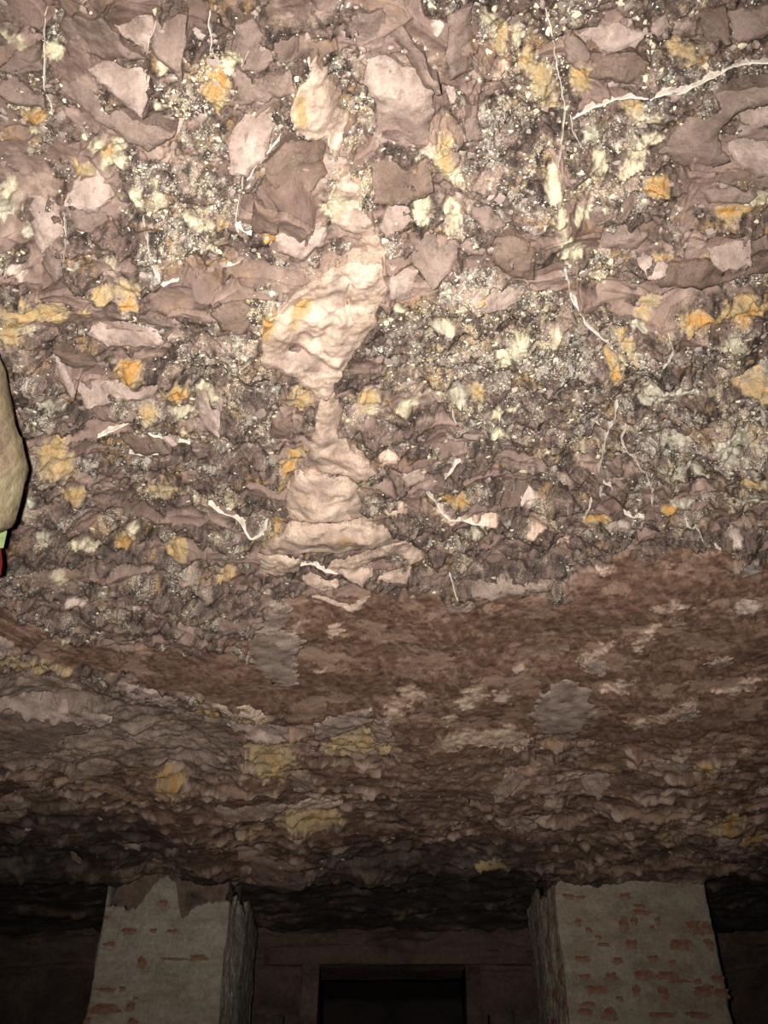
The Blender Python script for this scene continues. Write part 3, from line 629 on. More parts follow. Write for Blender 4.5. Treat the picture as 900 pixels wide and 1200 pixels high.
# ---- the ragged broken edge below the plaster
paint([(-40,786),(100,788),(200,815),(262,846),(290,880),(250,906),(100,902),(-40,884)], 'streak', amt=0.55, soft=0.06, relief=0.0, warp=2.0, grain=0.5)
for pts, m in (([(262,840),(300,846),(338,852),(342,862),(304,866),(268,854)],'facet_pale'), ([(368,842),(404,826),(438,820),(436,836),(410,850),(372,860)],'grey'),
            ([(252,812),(290,814),(312,828),(306,834),(270,824)],'pale'), ([(282,822),(308,832),(312,842),(284,838),(266,830)],'honey'),
            ([(236,824),(256,822),(262,842),(240,846)],'ochre'), ([(378,872),(396,856),(424,848),(462,862),(456,878),(424,882),(390,884)],'honey'),
            ([(290,872),(320,866),(342,874),(346,890),(330,908),(300,904)],'honey'), ([(340,902),(362,898),(372,914),(348,920)],'facet_pale'),
            ([(334,952),(352,942),(374,938),(396,954),(402,964),(380,970),(348,966)],'honey'), ([(336,940),(372,930),(400,944),(370,948)],'pale'),
            ([(0,742),(14,752),(32,764),(62,766),(78,774),(46,782),(24,774),(6,764)],'honey'), ([(-10,730),(10,732),(22,742),(10,752),(-10,750)],'facet_pale'),
            ([(0,814),(60,826),(130,840),(128,848),(60,838),(0,824)],'facet_pale'), ([(84,900),(110,890),(138,900),(128,908),(92,908)],'facet_pale'),
            ([(180,912),(200,904),(218,912),(204,922),(184,920)],'ochre'), ([(-6,936),(16,928),(34,944),(14,958),(-6,956)],'facet_pale'),
            ([(36,906),(48,904),(52,916),(38,916)],'facet_pale'), ([(252,940),(300,932),(340,936),(318,948),(262,948)],'facet_pale'),
            ([(278,970),(298,966),(300,972),(282,976)],'honey'), ([(140,980),(168,984),(164,992),(144,990)],'facet_pale'), ([(80,1003),(98,1006),(92,1012),(82,1011)],'facet_pale'),
            ([(840,952),(862,944),(872,958),(852,968),(838,962)],'ochre'), ([(826,956),(836,950),(840,964),(828,968)],'honey'), ([(838,974),(868,970),(862,980),(840,982)],'facet_pale'),
            ([(866,974),(892,964),(896,978),(876,984)],'ochre'), ([(770,968),(780,966),(782,984),(772,982)],'honey'), ([(780,892),(800,884),(810,892),(792,898)],'facet_pale'),
            ([(812,890),(826,882),(842,888),(836,898),(816,898)],'ochre'), ([(836,892),(856,886),(862,896),(846,902)],'facet_pale'),
            ([(682,918),(704,910),(714,918),(700,926),(684,926)],'facet_pale'), ([(755,888),(780,882),(796,892),(772,896)],'facet_pale'),
            ([(600,966),(618,955),(632,956),(628,968),(608,976)],'facet_pale'), ([(574,918),(600,906),(610,914),(584,924)],'facet_pale'),
            ([(290,1006),(330,1004),(356,1012),(357,1032),(346,1042),(300,1040)],'facet_dark'), ([(556,1010),(580,1004),(596,1008),(574,1016)],'honey'),
            ([(440,820),(436,846),(442,860),(460,858),(456,846)],'facet'), ([(200,832),(236,838),(240,856),(210,852)],'facet'), ([(130,786),(170,800),(210,812),(200,822),(150,806)],'facet_pale'),
            ([(20,792),(60,800),(90,808),(70,816),(20,808)],'facet'), ([(150,866),(200,872),(250,874),(236,884),(170,880)],'facet'), ([(60,884),(100,878),(110,886),(76,892)],'facet')):
    if m in ('honey', 'ochre'): paint(pts, m, amt=0.85, warp=1.2, relief=0.010); continue
    patch('rock_ledge', pts, 'ledge' if m in ('facet', 'facet_pale') and pts[0][1] > 880 or m == 'facet' else m, thick=0.010, jag=0.014, rel=0.007, relsc=0.05, tilt=(0, 0.08), cut=False, show=66)

for pts, m in MIN:
    if m != 'mauve': paint(pts, m, warp=0.6 if m in ('ochre', 'honey') else 1.0)

# ---- veins: raised ribs of calcite that follow the rock
def vein(pts, w0, w1, mat='vein', name='calcite_vein', h=0.010):
    _ps[0] += 1
    w = PP(pts); C_ = []
    for i in range(len(w) - 1):
        k = max(2, int(math.dist(w[i], w[i + 1]) / 0.006))
        for q in range(k): C_.append((w[i][0] + (w[i + 1][0] - w[i][0]) * q / k, w[i][1] + (w[i + 1][1] - w[i][1]) * q / k))
    C_.append(w[-1]); C_ = np.array(C_, np.float32); n = len(C_)
    C_[:, 0] += 0.0035 * fbm(C_[:, 0] / 0.03, C_[:, 1] / 0.03, 3000 + _ps[0], 3); C_[:, 1] += 0.0035 * fbm(C_[:, 0] / 0.03, C_[:, 1] / 0.03 + 5, 3100 + _ps[0], 3)
    T = np.gradient(C_, axis=0); T /= np.linalg.norm(T, axis=1)[:, None] + 1e-9; N = np.stack([-T[:, 1], T[:, 0]], 1)
    wd = (w0 + (w1 - w0) * np.linspace(0, 1, n)) * (0.65 + 0.6 * np.abs(fbm(np.arange(n) * 0.23, np.zeros(n) + _ps[0], 3200, 3)))
    d, r, c = ceil_d(C_[:, 0], C_[:, 1])
    dm = np.array([max(G['d'][max(a - 3, 0):a + 4, max(b - 3, 0):b + 4].mean(), 0.25 * G['d'][a, b] + 0.75 * G['d'][max(a - 3, 0):a + 4, max(b - 3, 0):b + 4].max()) for a, b in zip(r, c)])
    ker = np.ones(7) / 7; dm = np.convolve(np.pad(dm, 3, 'edge'), ker, 'valid')
    prof = [(-1, -0.03), (-0.8, 0.35), (-0.2, 0.95), (0.35, 1.0), (0.85, 0.3), (1, -0.03)]
    V = []; m_ = len(prof)
    for i in range(n):
        for a, b in prof:
            q = C_[i] + N[i] * a * wd[i]
            dd = dm[i] + (b * h if b > 0 else -0.03)
            V.append((q[0], q[1], CAMZ + float(profile(q[1])) - dd))
    F = [(i * m_ + j, i * m_ + j + 1, (i + 1) * m_ + j + 1, (i + 1) * m_ + j) for i in range(n - 1) for j in range(m_ - 1)]
    F += [tuple(range(m_ - 1, -1, -1)), tuple((n - 1) * m_ + j for j in range(m_))]
    me = bpy.data.meshes.new(name); me.from_pydata(V, [], F); me.update()
    bm = bmesh.new(); bm.from_mesh(me); bmesh.ops.recalc_face_normals(bm, faces=bm.faces); bm.to_mesh(me); bm.free()
    return link(name, me, M[mat], ceiling)
for pts, a, b in (
    ([(668,127),(690,120),(720,108),(735,104),(760,99),(790,90),(818,80),(850,70),(866,68),(905,62)],0.0035,0.004),
    ([(60,-4),(58,30),(56,60),(63,95),(66,125)],0.003,0.005), ([(250,-4),(251,38)],0.004,0.003), ([(302,0),(296,35),(288,50)],0.002,0.002),
    ([(636,-4),(645,30),(650,60),(655,90),(661,112),(658,150),(651,186)],0.005,0.003), ([(240,118),(244,128)],0.003,0.002),
    ([(290,178),(284,210),(280,232),(284,246),(276,258)],0.003,0.002), ([(281,238),(298,246)],0.002,0.002), ([(290,266),(284,288),(270,292)],0.002,0.002), ([(295,178),(310,162),(330,148)],0.004,0.002),
    ([(171,240),(177,265),(182,290),(196,313),(212,309)],0.002,0.002), ([(83,238),(84,262),(82,290)],0.002,0.001), ([(190,0),(184,22),(180,36)],0.003,0.002), ([(178,60),(178,74)],0.003,0.002),
    ([(724,476),(715,500),(706,528),(700,546)],0.003,0.003), ([(733,492),(727,512),(742,530),(754,548),(764,566),(762,584)],0.003,0.003),
    ([(243,587),(262,592),(280,601),(296,611),(306,606),(314,600)],0.0028,0.003), ([(802,598),(812,606),(820,620)],0.004,0.003), ([(836,629),(842,631)],0.006,0.006),
    ([(778,372),(782,388),(772,410)],0.003,0.002), ([(704,556),(702,572)],0.006,0.006), ([(692,576),(682,598)],0.006,0.005), ([(706,552),(716,562)],0.006,0.005), ([(730,586),(752,598)],0.010,0.012),
    ([(530,480),(534,488)],0.003,0.003), ([(540,536),(522,552)],0.006,0.004), ([(500,566),(520,584),(546,598),(572,606)],0.0035,0.004), ([(666,128),(672,150),(680,160)],0.003,0.002),
    ([(660,300),(668,340),(684,368),(706,386),(716,402)],0.008,0.004), ([(115,508),(140,500),(152,496)],0.006,0.004), ([(176,498),(196,510),(222,522)],0.006,0.004), ([(150,532),(176,528),(198,532)],0.005,0.005),
    ([(388,405),(384,430),(379,450),(384,466),(376,486)],0.006,0.004), ([(365,50),(370,70),(374,100),(382,128)],0.006,0.004), ([(350,652),(370,650),(396,660)],0.008,0.006), ([(527,672),(536,690)],0.006,0.004)):
    vein(pts, a * 0.45, b * 0.45, h=0.0025 + 0.3 * a)

# ---- loose mineral grains in the rough matrix: far too many to count
ICO = bmesh.new(); bmesh.ops.create_icosphere(ICO, subdivisions=1, radius=1.0)
IV = np.array([v.co[:] for v in ICO.verts], np.float32); IFc = np.array([[v.index for v in f.verts] for f in ICO.faces], np.int32); ICO.free()
def grains(name, n, mat, lo, hi, wfun, label):
    w = wfun(); w = np.where((G['Y'] > 0.6) & (G['Y'] < 5.0) & (np.abs(G['X']) < 1.35 * G['half'][:, None]), w, 0)
    area = np.ones_like(w); p = (w * area).ravel().astype(np.float64); p /= p.sum()
    idx = rng.choice(p.size, n, p=p)
    x = G['X'].ravel()[idx]; y = G['Y'].ravel()[idx]; d = G['d'].ravel()[idx]
    dist = np.sqrt(y * y + HC * HC) / 2.2
    sz = (lo + (hi - lo) * rng.random(n) ** 2.5) * (0.6 + 0.4 * dist)
    sc = np.stack([sz * rng.uniform(0.7, 1.5, n), sz * rng.uniform(0.6, 1.2, n), sz * rng.uniform(0.2, 0.5, n)], 1)
    an = rng.uniform(0, 6.283, n); ca, sa = np.cos(an), np.sin(an)
    jit = 1 + rng.uniform(-0.5, 0.5, (n, len(IV), 1))
    L = IV[None] * jit * sc[:, None, :]
    Vx = L[..., 0] * ca[:, None] - L[..., 1] * sa[:, None] + x[:, None]; Vy = L[..., 0] * sa[:, None] + L[..., 1] * ca[:, None] + y[:, None]
    Vz = L[..., 2] + (CAMZ + profile(y) - d)[:, None]
    V = np.stack([Vx, Vy, Vz], -1).reshape(-1, 3)
    F = (IFc[None] + (np.arange(n) * len(IV))[:, None, None]).reshape(-1, 3)
    o = link(name, np_mesh(name, V, F, False), M[mat], ceiling, 'stuff'); o['label'] = label
rough_w = lambda: (1 - G['fm']) * (1 - G['plaster']) * (1 - G['strata'])
grains('cream_grains', 2600, 'g_cream', 0.0015, 0.0065, lambda: rough_w() * (0.15 + G['clump']), 'cream mineral grains scattered in the rough rock')
grains('white_grains', 3000, 'g_white', 0.0010, 0.0032, lambda: rough_w() * (0.12 + G['clump']), 'small white crystal grains scattered in the rough rock')
grains('rock_chips', 3000, 'g_stone', 0.003, 0.010, lambda: rough_w() + 0.5 * G['strata'] * (1 - G['stain_shade']), 'small angular mauve chips of the rough rock')

Vc = np.stack([G['X'], G['Y'], CAMZ + profile(G['Y']) - G['d']], -1).reshape(-1, 3)
me = np_mesh('ceiling', Vc, grid_faces(G['nr'], G['nc'])[:, ::-1], True)
set_col(me, 'rock_colour', G['C'].reshape(-1, 3)); set_f(me, 'grain', G['grain'].ravel()); set_f(me, 'clump', G['clump'].ravel())
ceiling.data = me; me.materials.append(M['ceiling'])

# ------------------------------------------------------------------ floor and walls of the cave
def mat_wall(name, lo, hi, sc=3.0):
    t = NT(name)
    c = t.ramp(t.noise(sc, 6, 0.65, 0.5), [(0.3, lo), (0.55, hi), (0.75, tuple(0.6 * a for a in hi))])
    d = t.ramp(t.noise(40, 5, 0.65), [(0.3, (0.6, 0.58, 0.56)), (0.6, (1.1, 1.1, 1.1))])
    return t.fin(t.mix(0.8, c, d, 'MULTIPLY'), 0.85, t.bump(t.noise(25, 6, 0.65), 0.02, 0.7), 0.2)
M['wall'] = mat_wall('sooty_wall_rock', (0.030, 0.021, 0.018), (0.105, 0.070, 0.056))
M['jamb'] = mat_wall('worn_door_stone', (0.05, 0.038, 0.032), (0.15, 0.105, 0.085), 6)
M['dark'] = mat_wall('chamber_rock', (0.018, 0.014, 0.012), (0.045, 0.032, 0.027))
M['floor'] = mat_wall('floor_stone', (0.06, 0.05, 0.042), (0.14, 0.115, 0.095), 2)

def rough_plane(name, org, U, Vv, nu, nv, amp, seed, mat, ledges=None, hole=None, scale=0.4):
    u, v = np.meshgrid(np.linspace(0, 1, nu), np.linspace(0, 1, nv))
    org, U, Vv = (np.array(a, np.float32) for a in (org, U, Vv))
    N = np.cross(U, Vv); N /= np.linalg.norm(N)
    a = u * np.linalg.norm(U); b = v * np.linalg.norm(Vv)
    h = amp * (fbm(a / scale, b / (scale * 0.6), seed, 5) + 0.7 * facets(a / 0.22, b / 0.12, seed + 9, 0.8)[0])
    if ledges is not None: h = h + ledges(a, b)
    keep = np.ones((nv - 1, nu - 1), bool)
    if hole:
        am = (a[:-1, :-1] + a[1:, 1:]) / 2; bm_ = (b[:-1, :-1] + b[1:, 1:]) / 2
        keep = ~((am > hole[0]) & (am < hole[1]) & (bm_ < hole[2]))
    P3 = org + u[..., None] * U + v[..., None] * Vv + h[..., None] * N
    me = np_mesh(name, P3.reshape(-1, 3), grid_faces(nv, nu)[keep.ravel()], True)
    return link(name, me, mat, None, 'structure')
WY = 6.60
DX0, DX1, DZ = -0.40, 0.50, CAMZ + 1.74
def wall_ledges(a, b):
    z = b
    w = 0.05 * np.sin(a * 1.3) + 0.03 * fbm(a / 0.6, a * 0, 401, 3)
    h = 0.10 * sst(CAMZ + 1.80 + w.min(), CAMZ + 1.83, z + w) + 0.04 * np.exp(-((z - CAMZ - 1.72 + w) / 0.03) ** 2)
    return h * (1 + 0.5 * fbm(a / 0.3, b / 0.1, 405, 3))
w_back = rough_plane('wall_back', (-4.5, WY, 0), (9.0, 0, 0), (0, 0, CAMZ + 2.05), 700, 300, 0.018, 410, M['wall'], wall_ledges, (4.5 + DX0 - 0.02, 4.5 + DX1 + 0.02, DZ + 0.02))
w_back['label'] = 'dark sooty back wall of the cave behind the pillars'
wl = rough_plane('wall_left', (-4.5, -1.6, 0), (0, 8.4, 0), (0, 0, 3.4), 160, 80, 0.05, 420, M['wall'])
wr = rough_plane('wall_right', (4.5, 6.8, 0), (0, -8.4, 0), (0, 0, 3.4), 160, 80, 0.05, 430, M['wall'])
flr = rough_plane('floor', (-4.6, -1.8, 0), (9.2, 0, 0), (0, 8.6, 0), 160, 160, 0.006, 440, M['floor'])

def box_bm(bm, x0, x1, y0, y1, z0, z1):
    vs_ = [bm.verts.new(p) for p in ((x0,y0,z0),(x1,y0,z0),(x1,y1,z0),(x0,y1,z0),(x0,y0,z1),(x1,y0,z1),(x1,y1,z1),(x0,y1,z1))]
    for f in ((3,2,1,0),(4,5,6,7),(0,1,5,4),(1,2,6,5),(2,3,7,6),(3,0,4,7)): bm.faces.new([vs_[i] for i in f])
def stone_box(name, x0, x1, y0, y1, z0, z1, mat, parent=None, kind=None, amp=0.008, cut=10, seed=1, open_front=False):
    bm = bmesh.new(); box_bm(bm, x0, x1, y0, y1, z0, z1)
    if open_front: bm.faces.ensure_lookup_table(); bmesh.ops.delete(bm, geom=[bm.faces[2]], context='FACES'); bmesh.ops.reverse_faces(bm, faces=bm.faces[:])
    bmesh.ops.subdivide_edges(bm, edges=bm.edges[:], cuts=cut, use_grid_fill=True)
    co = np.array([v.co[:] for v in bm.verts], np.float32)
    for ax in range(3):
        a, b = co[:, (ax + 1) % 3], co[:, (ax + 2) % 3]
        off = amp * fbm(a / 0.12 + seed, b / 0.12, seed * 13 + ax, 4)
        for v, o_ in zip(bm.verts, off): v.co[ax] += float(o_)
    me = bpy.data.meshes.new(name); bm.to_mesh(me); bm.free()
    me.polygons.foreach_set('use_smooth', np.ones(len(me.polygons), bool))
    return link(name, me, mat, parent, kind)
door = bpy.data.objects.new('door_1', None); COL.objects.link(door); door.location = (0, 0, 0)
door['kind'] = 'structure'; door['label'] = 'dark doorway with stone frame in the back wall'
stone_box('jamb', DX0 - 0.11, DX0, WY - 0.06, WY + 0.35, 0, DZ, M['jamb'], door, seed=3)
stone_box('jamb', DX1, DX1 + 0.09, WY - 0.05, WY + 0.35, 0, DZ, M['wall'], door, seed=4)
stone_box('lintel', DX0 - 0.35, DX1 + 0.75, WY - 0.09, WY + 0.35, DZ, DZ + 0.10, M['wall'], door, amp=0.015, seed=5)
stone_box('door_sill', DX0 - 0.1, DX1 + 0.1, WY - 0.05, WY + 0.35, -0.02, 0.10, M['jamb'], door, seed=6)
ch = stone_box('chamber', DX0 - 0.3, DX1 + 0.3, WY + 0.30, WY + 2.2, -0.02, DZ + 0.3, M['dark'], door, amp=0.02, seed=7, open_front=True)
stone_box('carved_post', DX1 + 0.13, DX1 + 0.27, WY - 0.10, WY + 0.04, 0, CAMZ + 1.46, M['jamb'], door, amp=0.01, seed=8)
stone_box('carved_post', DX0 - 0.40, DX0 - 0.20, WY - 0.10, WY + 0.04, 0, CAMZ + 1.45, M['jamb'], door, amp=0.01, seed=9)

# ------------------------------------------------------------------ brick pillars under a cement skim
def mat_coat(name, tint):
    t = NT(name)
    c = t.ramp(t.noise(7, 6, 0.65, 0.4), [(0.25, tuple(a * 0.66 for a in tint)), (0.5, tint), (0.75, tuple(a * 1.16 for a in tint))])
    s = t.n('ShaderNodeMapping'); s.inputs['Scale'].default_value = (1, 1, 3.2); t.l(t.co, s.inputs[0])
    d = t.ramp(t.noise(60, 6, 0.7), [(0.3, (0.66, 0.64, 0.60)), (0.6, (1.10, 1.10, 1.10))])
    c = t.mix(0.9, c, d, 'MULTIPLY')
    c = t.mix(0.8, c, t.ramp(t.noise(5, 4, 0.6, 0.2, s.outputs[0]), [(0.35, (0.72, 0.68, 0.62)), (0.55, (1, 1, 1))]), 'MULTIPLY')
    red = t.ramp(t.noise(5.5, 5, 0.7, 0.3, s.outputs[0]), [(0.56, (0, 0, 0)), (0.66, (0.55, 0.55, 0.55))])
    c = t.mix(red, c, (0.25, 0.13, 0.085))
    return t.fin(c, 0.85, t.bump(t.noise(60, 6, 0.7), 0.008, 0.6), 0.2)
M['coat_a'] = mat_coat('cement_skim_grey', (0.325, 0.292, 0.236))
M['coat_b'] = mat_coat('cement_skim_brown', (0.29, 0.252, 0.195))
def mat_brick():
    t = NT('red_brick')
    c = t.ramp(t.noise(16, 5, 0.65), [(0.3, (0.16, 0.058, 0.036)), (0.55, (0.255, 0.085, 0.050)), (0.75, (0.22, 0.14, 0.10))])
    m = t.ramp(t.noise(30, 5, 0.7), [(0.44, (0, 0, 0)), (0.58, (0.9, 0.9, 0.9))])
    c = t.mix(m, c, (0.205, 0.17, 0.128))
    return t.fin(c, 0.9, t.bump(t.noise(90, 5, 0.7), 0.006, 0.7), 0.15)
M['brick'] = mat_brick()
M['stub'] = mat_wall('pillar_stub_rock', (0.035, 0.028, 0.024), (0.17, 0.115, 0.088), 7)

def pillar(name, label, foot, x0, x1, y0, y1, top, seed, mat, bricks):
    """top(u, side) -> height of the ragged upper border of the skim; side 0 front, 1 right, 2 back, 3 left"""
    root = bpy.data.objects.new(name, None); COL.objects.link(root); root.location = (0, 0, 0)
    root['label'] = label; root['category'] = 'pillar'; root['kind'] = 'thing'; root['group'] = 'brick pillars holding the ceiling'
    cx, cy = (x0 + x1) / 2, (y0 + y1) / 2; root.location = (cx, cy, 0)
    # skim: a closed wall band with thickness, ragged above
    per = foot; ns = len(per)
    U = []
    nrm = []
    for s in range(ns):
        a, b = per[s], per[(s + 1) % ns]; L = math.dist(a, b); nrm.append(((b[1] - a[1]) / L, -(b[0] - a[0]) / L))
        for q in np.linspace(0, 1, 61)[:-1]: U.append((a[0] + (b[0] - a[0]) * q, a[1] + (b[1] - a[1]) * q, s, q))
    n = len(U); nz = 90
    V = np.zeros((nz, n, 3), np.float32)
    for j, (x, y, s, q) in enumerate(U):
        tz = top(q, s) + 0.014 * perlin(np.array([j * 0.9]), np.array([seed * 1.7]), 505)[0] + 0.008 * rng.uniform(-1, 1)
        zz = np.concatenate([np.linspace(0, tz - 0.9, 16, endpoint=False), np.linspace(tz - 0.9, tz, nz - 16)])
        V[:, j, 0] = x - cx; V[:, j, 1] = y - cy; V[:, j, 2] = zz
    Z = V[..., 2]; J = np.repeat(np.arange(n)[None], nz, 0) * 0.0125
    off = 0.010 * fbm(J / 0.25, Z / 0.25, 510 + seed, 4) + 0.003 * fbm(J / 0.03, Z / 0.03, 520 + seed, 3)
    nx = np.array([nrm[u[2]][0] for u in U]); ny = np.array([nrm[u[2]][1] for u in U])
    V[..., 0] += off * nx; V[..., 1] += off * ny
    corner = np.array([u[3] == 0 for u in U])
    V[:, corner, 0] *= 0.985; V[:, corner, 1] *= 0.985
    # inner lip at the top gives the skim its thickness
    inn = V[-1].copy(); inn[:, 0] *= 0.93; inn[:, 1] *= 0.93; inn2 = inn.copy(); inn2[:, 2] -= 0.25
    V = np.concatenate([V, inn[None], inn2[None]], 0); R_ = V.shape[0]
    i = np.arange(R_ * n).reshape(R_, n); i2 = np.roll(i, -1, 1)
    F = np.stack([i[:-1], i2[:-1], i2[1:], i[1:]], -1).reshape(-1, 4)
    o = link('cement_skim', np_mesh('cement_skim', V.reshape(-1, 3), F, True), mat, root)
    # the stub of the first rock pillar above and inside the skim
    st = stone_box('rock_stub', -(x1 - x0) / 2 * 0.92, (x1 - x0) / 2 * 0.92, -(y1 - y0) / 2 * 0.92, (y1 - y0) / 2 * 0.92, CAMZ + 1.2, CAMZ + 2.0, M['stub'], root, amp=0.024, cut=36, seed=20 + seed)
    # bricks that show through the skim
    for (fu, z, w, h, side) in bricks:
        jj = np.array([(side + min(max(fu, 0), 1)) * 60 * 0.0125]); z_ = np.array([z])
        po = float(0.010 * fbm(jj / 0.25, z_ / 0.25, 510 + seed, 4)[0]) + 0.002
        b = brick_mesh(w, h, int(rng.integers(1 << 30)))
        ob = link('brick', b, M['brick'], root)
        a, b = per[side], per[(side + 1) % ns]
        ob.location = (a[0] + fu * (b[0] - a[0]) - cx + nrm[side][0] * po, a[1] + fu * (b[1] - a[1]) - cy + nrm[side][1] * po, z)
        ob.rotation_euler = (0, 0, math.atan2(b[1] - a[1], b[0] - a[0]))
    return root
def brick_mesh(w, h, sd):
    """worn face of one brick: ragged outline, a little proud of the skim, 5 cm deep"""
    r = np.random.default_rng(sd); n = 28; V = []
    a1, a2, a3 = r.uniform(0, 6.28, 3)
    for i in range(n):
        t = 2 * math.pi * i / n
        c, s = math.cos(t), math.sin(t); k = 1 / max(abs(c), abs(s)) ** 0.7
        q = 0.92 + 0.14 * math.sin(3 * t + a1) + 0.12 * math.sin(5 * t + a2) + r.uniform(-0.10, 0.10)
        V.append((w / 2 * c * k * q, s * k * h / 2 * (0.95 + 0.2 * math.sin(2 * t + a3) + r.uniform(-0.15, 0.15))))
    P3 = [(x, 0.001, z) for x, z in V] + [(x * 1.02, 0.045, z * 1.02) for x, z in V] + [(0, -0.003, 0)]
    F = [(i, (i + 1) % n, n + (i + 1) % n, n + i) for i in range(n)]
    F = [f[::-1] for f in F] + [((i + 1) % n, i, 2 * n)[::-1] for i in range(n)]
    me = bpy.data.meshes.new('brick'); me.from_pydata(P3, [], F); me.update()
    bm = bmesh.new(); bm.from_mesh(me); bmesh.ops.recalc_face_normals(bm, faces=bm.faces); bm.to_mesh(me); bm.free()
    return me
def on_front(px, py, Yf):
    """survey point on a vertical face at distance Yf -> X, Z"""
    a = (px - 450) / FPX; b = (600 - py) / FPX; t = Yf / (CT - b * ST)
    return a * t, CAMZ + t * (ST + b * CT)
def tops(pts, Yf, x0, x1):
    q = [on_front(*p, Yf) for p in pts]
    us = [(a - x0) / (x1 - x0) for a, _ in q]; zs = [b for _, b in q]
    return us, zs
# right pillar
RX0, RX1, RY0, RY1 = 0.877, 1.643, 5.15, 5.79
uf, zf = tops([(650,1036),(658,1026),(668,1020),(700,1018),(730,1016),(755,1018),(775,1012),(800,1014),(822,1016)], RY0, RX0, RX1)
def top_r(u, s):
    if s == 0: return float(np.interp(u, uf, zf))
    if s == 4: return float(np.interp(u, [0, 0.3, 0.5, 0.6, 1], [CAMZ + 1.74, CAMZ + 1.75, CAMZ + 1.71, CAMZ + 1.76, zf[0]]))
    return CAMZ + 1.82
def bl(px, py, wpx, hpx, x0, x1, Yf):
    x, z = on_front(px, py, Yf); return ((x - x0) / (x1 - x0), z, wpx / FPX * 5.3, hpx / FPX * 5.3 * 1.12, 0)
RB = [(666,1051,14,7),(680,1052,12,4),(733,1051,14,8),(752,1070,28,6),(750,1063,14,6),(677,1081,10,12),(690,1090,7,6),(731,1084,12,14),(743,1081,9,9),(770,1079,7,8),(764,1088,6,6),
      (740,1107,13,11),(800,1108,28,11),(812,1087,22,18),(828,1088,14,16),(831,1107,11,11),(682,1124,18,7),(724,1126,12,6),(765,1123,12,7),(788,1128,9,5),(685,1145,13,8),(716,1145,16,9),
      (754,1143,30,9),(783,1143,26,9),(802,1150,34,4),(818,1150,9,5),(841,1148,14,8),(747,1163,11,14),(826,1162,24,12),(846,1164,16,10),(690,1177,18,5),(686,1186,16,6),(718,1188,26,10),(776,1190,30,6),(818,1190,28,6),
      (700,1160,24,10),(776,1164,16,12),(797,1034,7,12),(708,1107,14,4),(700,1098,10,4),(726,1170,8,5)]
RBk = [bl(a, b, c, d, RX0, RX1, RY0) for a, b, c, d in RB]
RBk += [(u_, CAMZ + z_, w_, h_, 4) for u_, z_, w_, h_ in ((0.75, 1.60, 0.05, 0.05), (0.35, 1.52, 0.07, 0.06), (0.8, 1.44, 0.06, 0.06), (0.3, 1.40, 0.05, 0.05), (0.7, 1.33, 0.06, 0.09), (0.45, 1.26, 0.07, 0.07), (0.8, 1.20, 0.05, 0.05), (0.3, 1.14, 0.08, 0.05), (0.15, 1.30, 0.04, 0.06))]
pillar('brick_pillar', 'wider brick pillar with many red bricks showing through grey cement, right of the doorway', [(RX0, RY0), (RX1, RY0), (RX1, RY1), (RX0 - 0.065, RY1), (RX0 - 0.065, RY0 + 0.25)], RX0, RX1, RY0, RY1, top_r, 2, M['coat_b'], RBk)
# left pillar
LX0, LX1, LY0, LY1 = -1.425, -0.792, 5.20, 6.02
ufl, zfl = tops([(122,1058),(130,1062),(140,1060),(148,1068),(160,1062),(172,1048),(182,1035),(194,1026),(206,1034),(209,1060),(212,1078),(222,1070),(232,1060),(250,1058),(266,1055)], LY0, LX0, LX1)
def top_l(u, s):
    if s == 0: return float(np.interp(u, ufl, zfl))
    if s == 1: return float(np.interp(u, [0, 0.3, 0.45, 0.6, 0.8, 1], [zfl[-1], CAMZ + 1.68, CAMZ + 1.77, CAMZ + 1.73, CAMZ + 1.71, CAMZ + 1.70]))
    return CAMZ + 1.78
LB = [(201,1091,16,4),(191,1058,10,6),(180,1091,8,4),(155,1091,12,6),(147,1091,10,8),(127,1106,16,4),(166,1128,10,11),(233,1123,20,7),(205,1124,40,3),(144,1159,8,6),(125,1160,22,4),(160,1170,7,3),(122,1182,34,8),(153,1180,12,8),(156,1197,12,7),(125,1076,6,4),(102,1196,8,6)]
LBk = [bl(a, b, c, d, LX0, LX1, LY0) for a, b, c, d in LB]
pillar('brick_pillar', 'narrower grey cement pillar with jagged top edge and few red bricks, left of the doorway', [(LX0, LY0), (LX1, LY0), (LX1 + 0.058, LY0 + 0.27), (LX1 + 0.058, LY1), (LX0, LY1)], LX0, LX1, LY0, LY1, top_l, 5, M['coat_a'], LBk)

# ------------------------------------------------------------------ rock boss hanging at the left edge
def mat_boss():
    t = NT('boss_rock')
    s = t.n('ShaderNodeMapping'); s.inputs['Scale'].default_value = (1, 1, 0.35); t.l(t.co, s.inputs[0])
    c = t.ramp(t.noise(16, 7, 0.72, 0.8, s.outputs[0]), [(0.30, (0.10, 0.068, 0.048)), (0.45, (0.25, 0.19, 0.125)), (0.58, (0.30, 0.26, 0.155)), (0.74, (0.42, 0.33, 0.245))])
    d = t.ramp(t.noise(70, 5, 0.65, 0.3, s.outputs[0]), [(0.3, (0.62, 0.6, 0.55)), (0.6, (1.08, 1.08, 1.08))])
    return t.fin(t.mix(0.9, c, d, 'MULTIPLY'), 0.8, t.bump(t.noise(60, 6, 0.7), 0.008, 0.7), 0.3)
M['boss'] = mat_boss()
def px_at(px, py, depth):
    a = (px - 450) / FPX; b = (600 - py) / FPX
    return np.array((a * depth, depth * (CT - b * ST), CAMZ + depth * (ST + b * CT)))
boss = bpy.data.objects.new('rock_boss', None); COL.objects.link(boss)
boss['label'] = 'pale streaked rock boss jutting down at the left edge'; boss['category'] = 'rock'
edge = [(-70, 330), (-30, 372), (-4, 408), (6, 440), (14, 470), (20, 495), (27, 520), (32, 548), (30, 562), (25, 585), (18, 612), (13, 619), (0, 624), (-30, 632), (-70, 640)]
nE = len(edge)
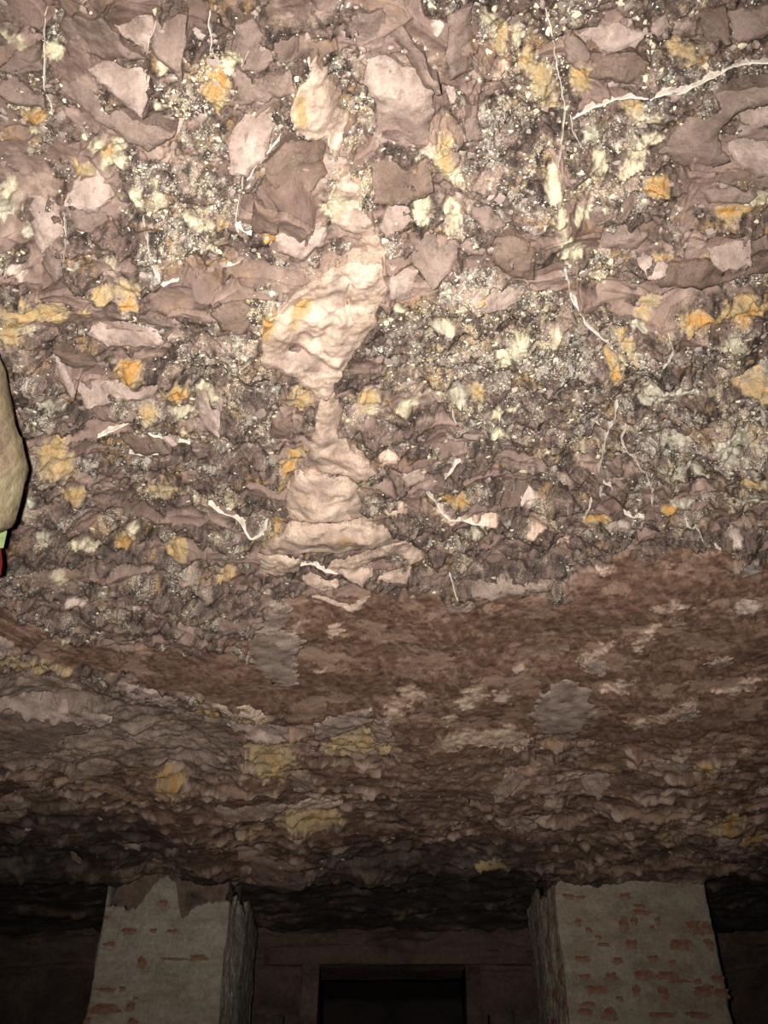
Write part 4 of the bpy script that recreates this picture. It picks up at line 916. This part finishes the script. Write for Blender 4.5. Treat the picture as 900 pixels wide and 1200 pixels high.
E3 = np.array([px_at(a, b, 2.15) for a, b in edge])
tt = np.linspace(0, 1, 80); src = np.linspace(0, 1, nE)
E3 = np.stack([np.interp(tt, src, E3[:, k]) for k in range(3)], 1)
view = np.array((0.0, CT, ST)); left = np.array((-1.0, 0, 0))
Vb = []
rings = [(0.10, 0.26), (0.04, 0.12), (0.012, 0.04), (0.0, 0.0), (0.006, -0.04), (0.04, -0.09), (0.10, -0.12), (0.2, -0.13), (0.34, -0.12)]   # (towards the left, away from the lens)
for a, b in rings: Vb.append(E3 + left * a + view * b)
Vb = np.array(Vb)
nm = 0.030 * facets(Vb[..., 2] / 0.09, (Vb[..., 0] + 0.5 * Vb[..., 1]) / 0.07, 606, 0.9)[0] + fbm(Vb[..., 2] / 0.05, (Vb[..., 0] + Vb[..., 1]) / 0.05, 601, 4) * 0.008 + fbm(Vb[..., 2] / 0.25, Vb[..., 0] / 0.15, 611, 3) * 0.012
Vb[..., 0] += nm * 0.6; Vb += (nm * -0.8)[..., None] * view
Fb = grid_faces(len(rings), 80)
bm = bmesh.new(); me = np_mesh('boss_body', Vb.reshape(-1, 3) , Fb, True); bm.from_mesh(me)
bmesh.ops.holes_fill(bm, edges=[e for e in bm.edges if e.is_boundary]); bmesh.ops.recalc_face_normals(bm, faces=bm.faces); bm.to_mesh(me); bm.free()
link('boss_body', me, M['boss'], boss)
def mat_paint(name, c):
    t = NT(name); q = t.ramp(t.noise(40, 4, 0.6), [(0.3, tuple(a * 0.7 for a in c)), (0.6, c)])
    return t.fin(q, 0.8, t.bump(t.noise(80, 4, 0.6), 0.003, 0.5), 0.2)
for nm_, c, pts in (('green_band', (0.24, 0.30, 0.12), [(-60, 616), (8, 614), (8, 624), (4, 642), (-60, 650)]), ('red_band', (0.10, 0.004, 0.006), [(-60, 648), (1, 642), (3, 660), (1, 674), (-60, 686)])):
    q0 = [px_at(a, b, 2.28) for a, b in pts]; q1 = [px_at(a, b, 2.36) - np.array((0.005, 0, 0)) for a, b in pts]; k = len(pts)
    me = bpy.data.meshes.new(nm_); me.from_pydata([tuple(map(float, p)) for p in q0 + q1], [], [tuple(range(k)), tuple(range(2 * k - 1, k - 1, -1))] + [(i, k + i, k + (i + 1) % k, (i + 1) % k) for i in range(k)])
    bm = bmesh.new(); bm.from_mesh(me); bmesh.ops.recalc_face_normals(bm, faces=bm.faces); bm.to_mesh(me); bm.free()
    link(nm_, me, mat_paint(nm_, c), boss)
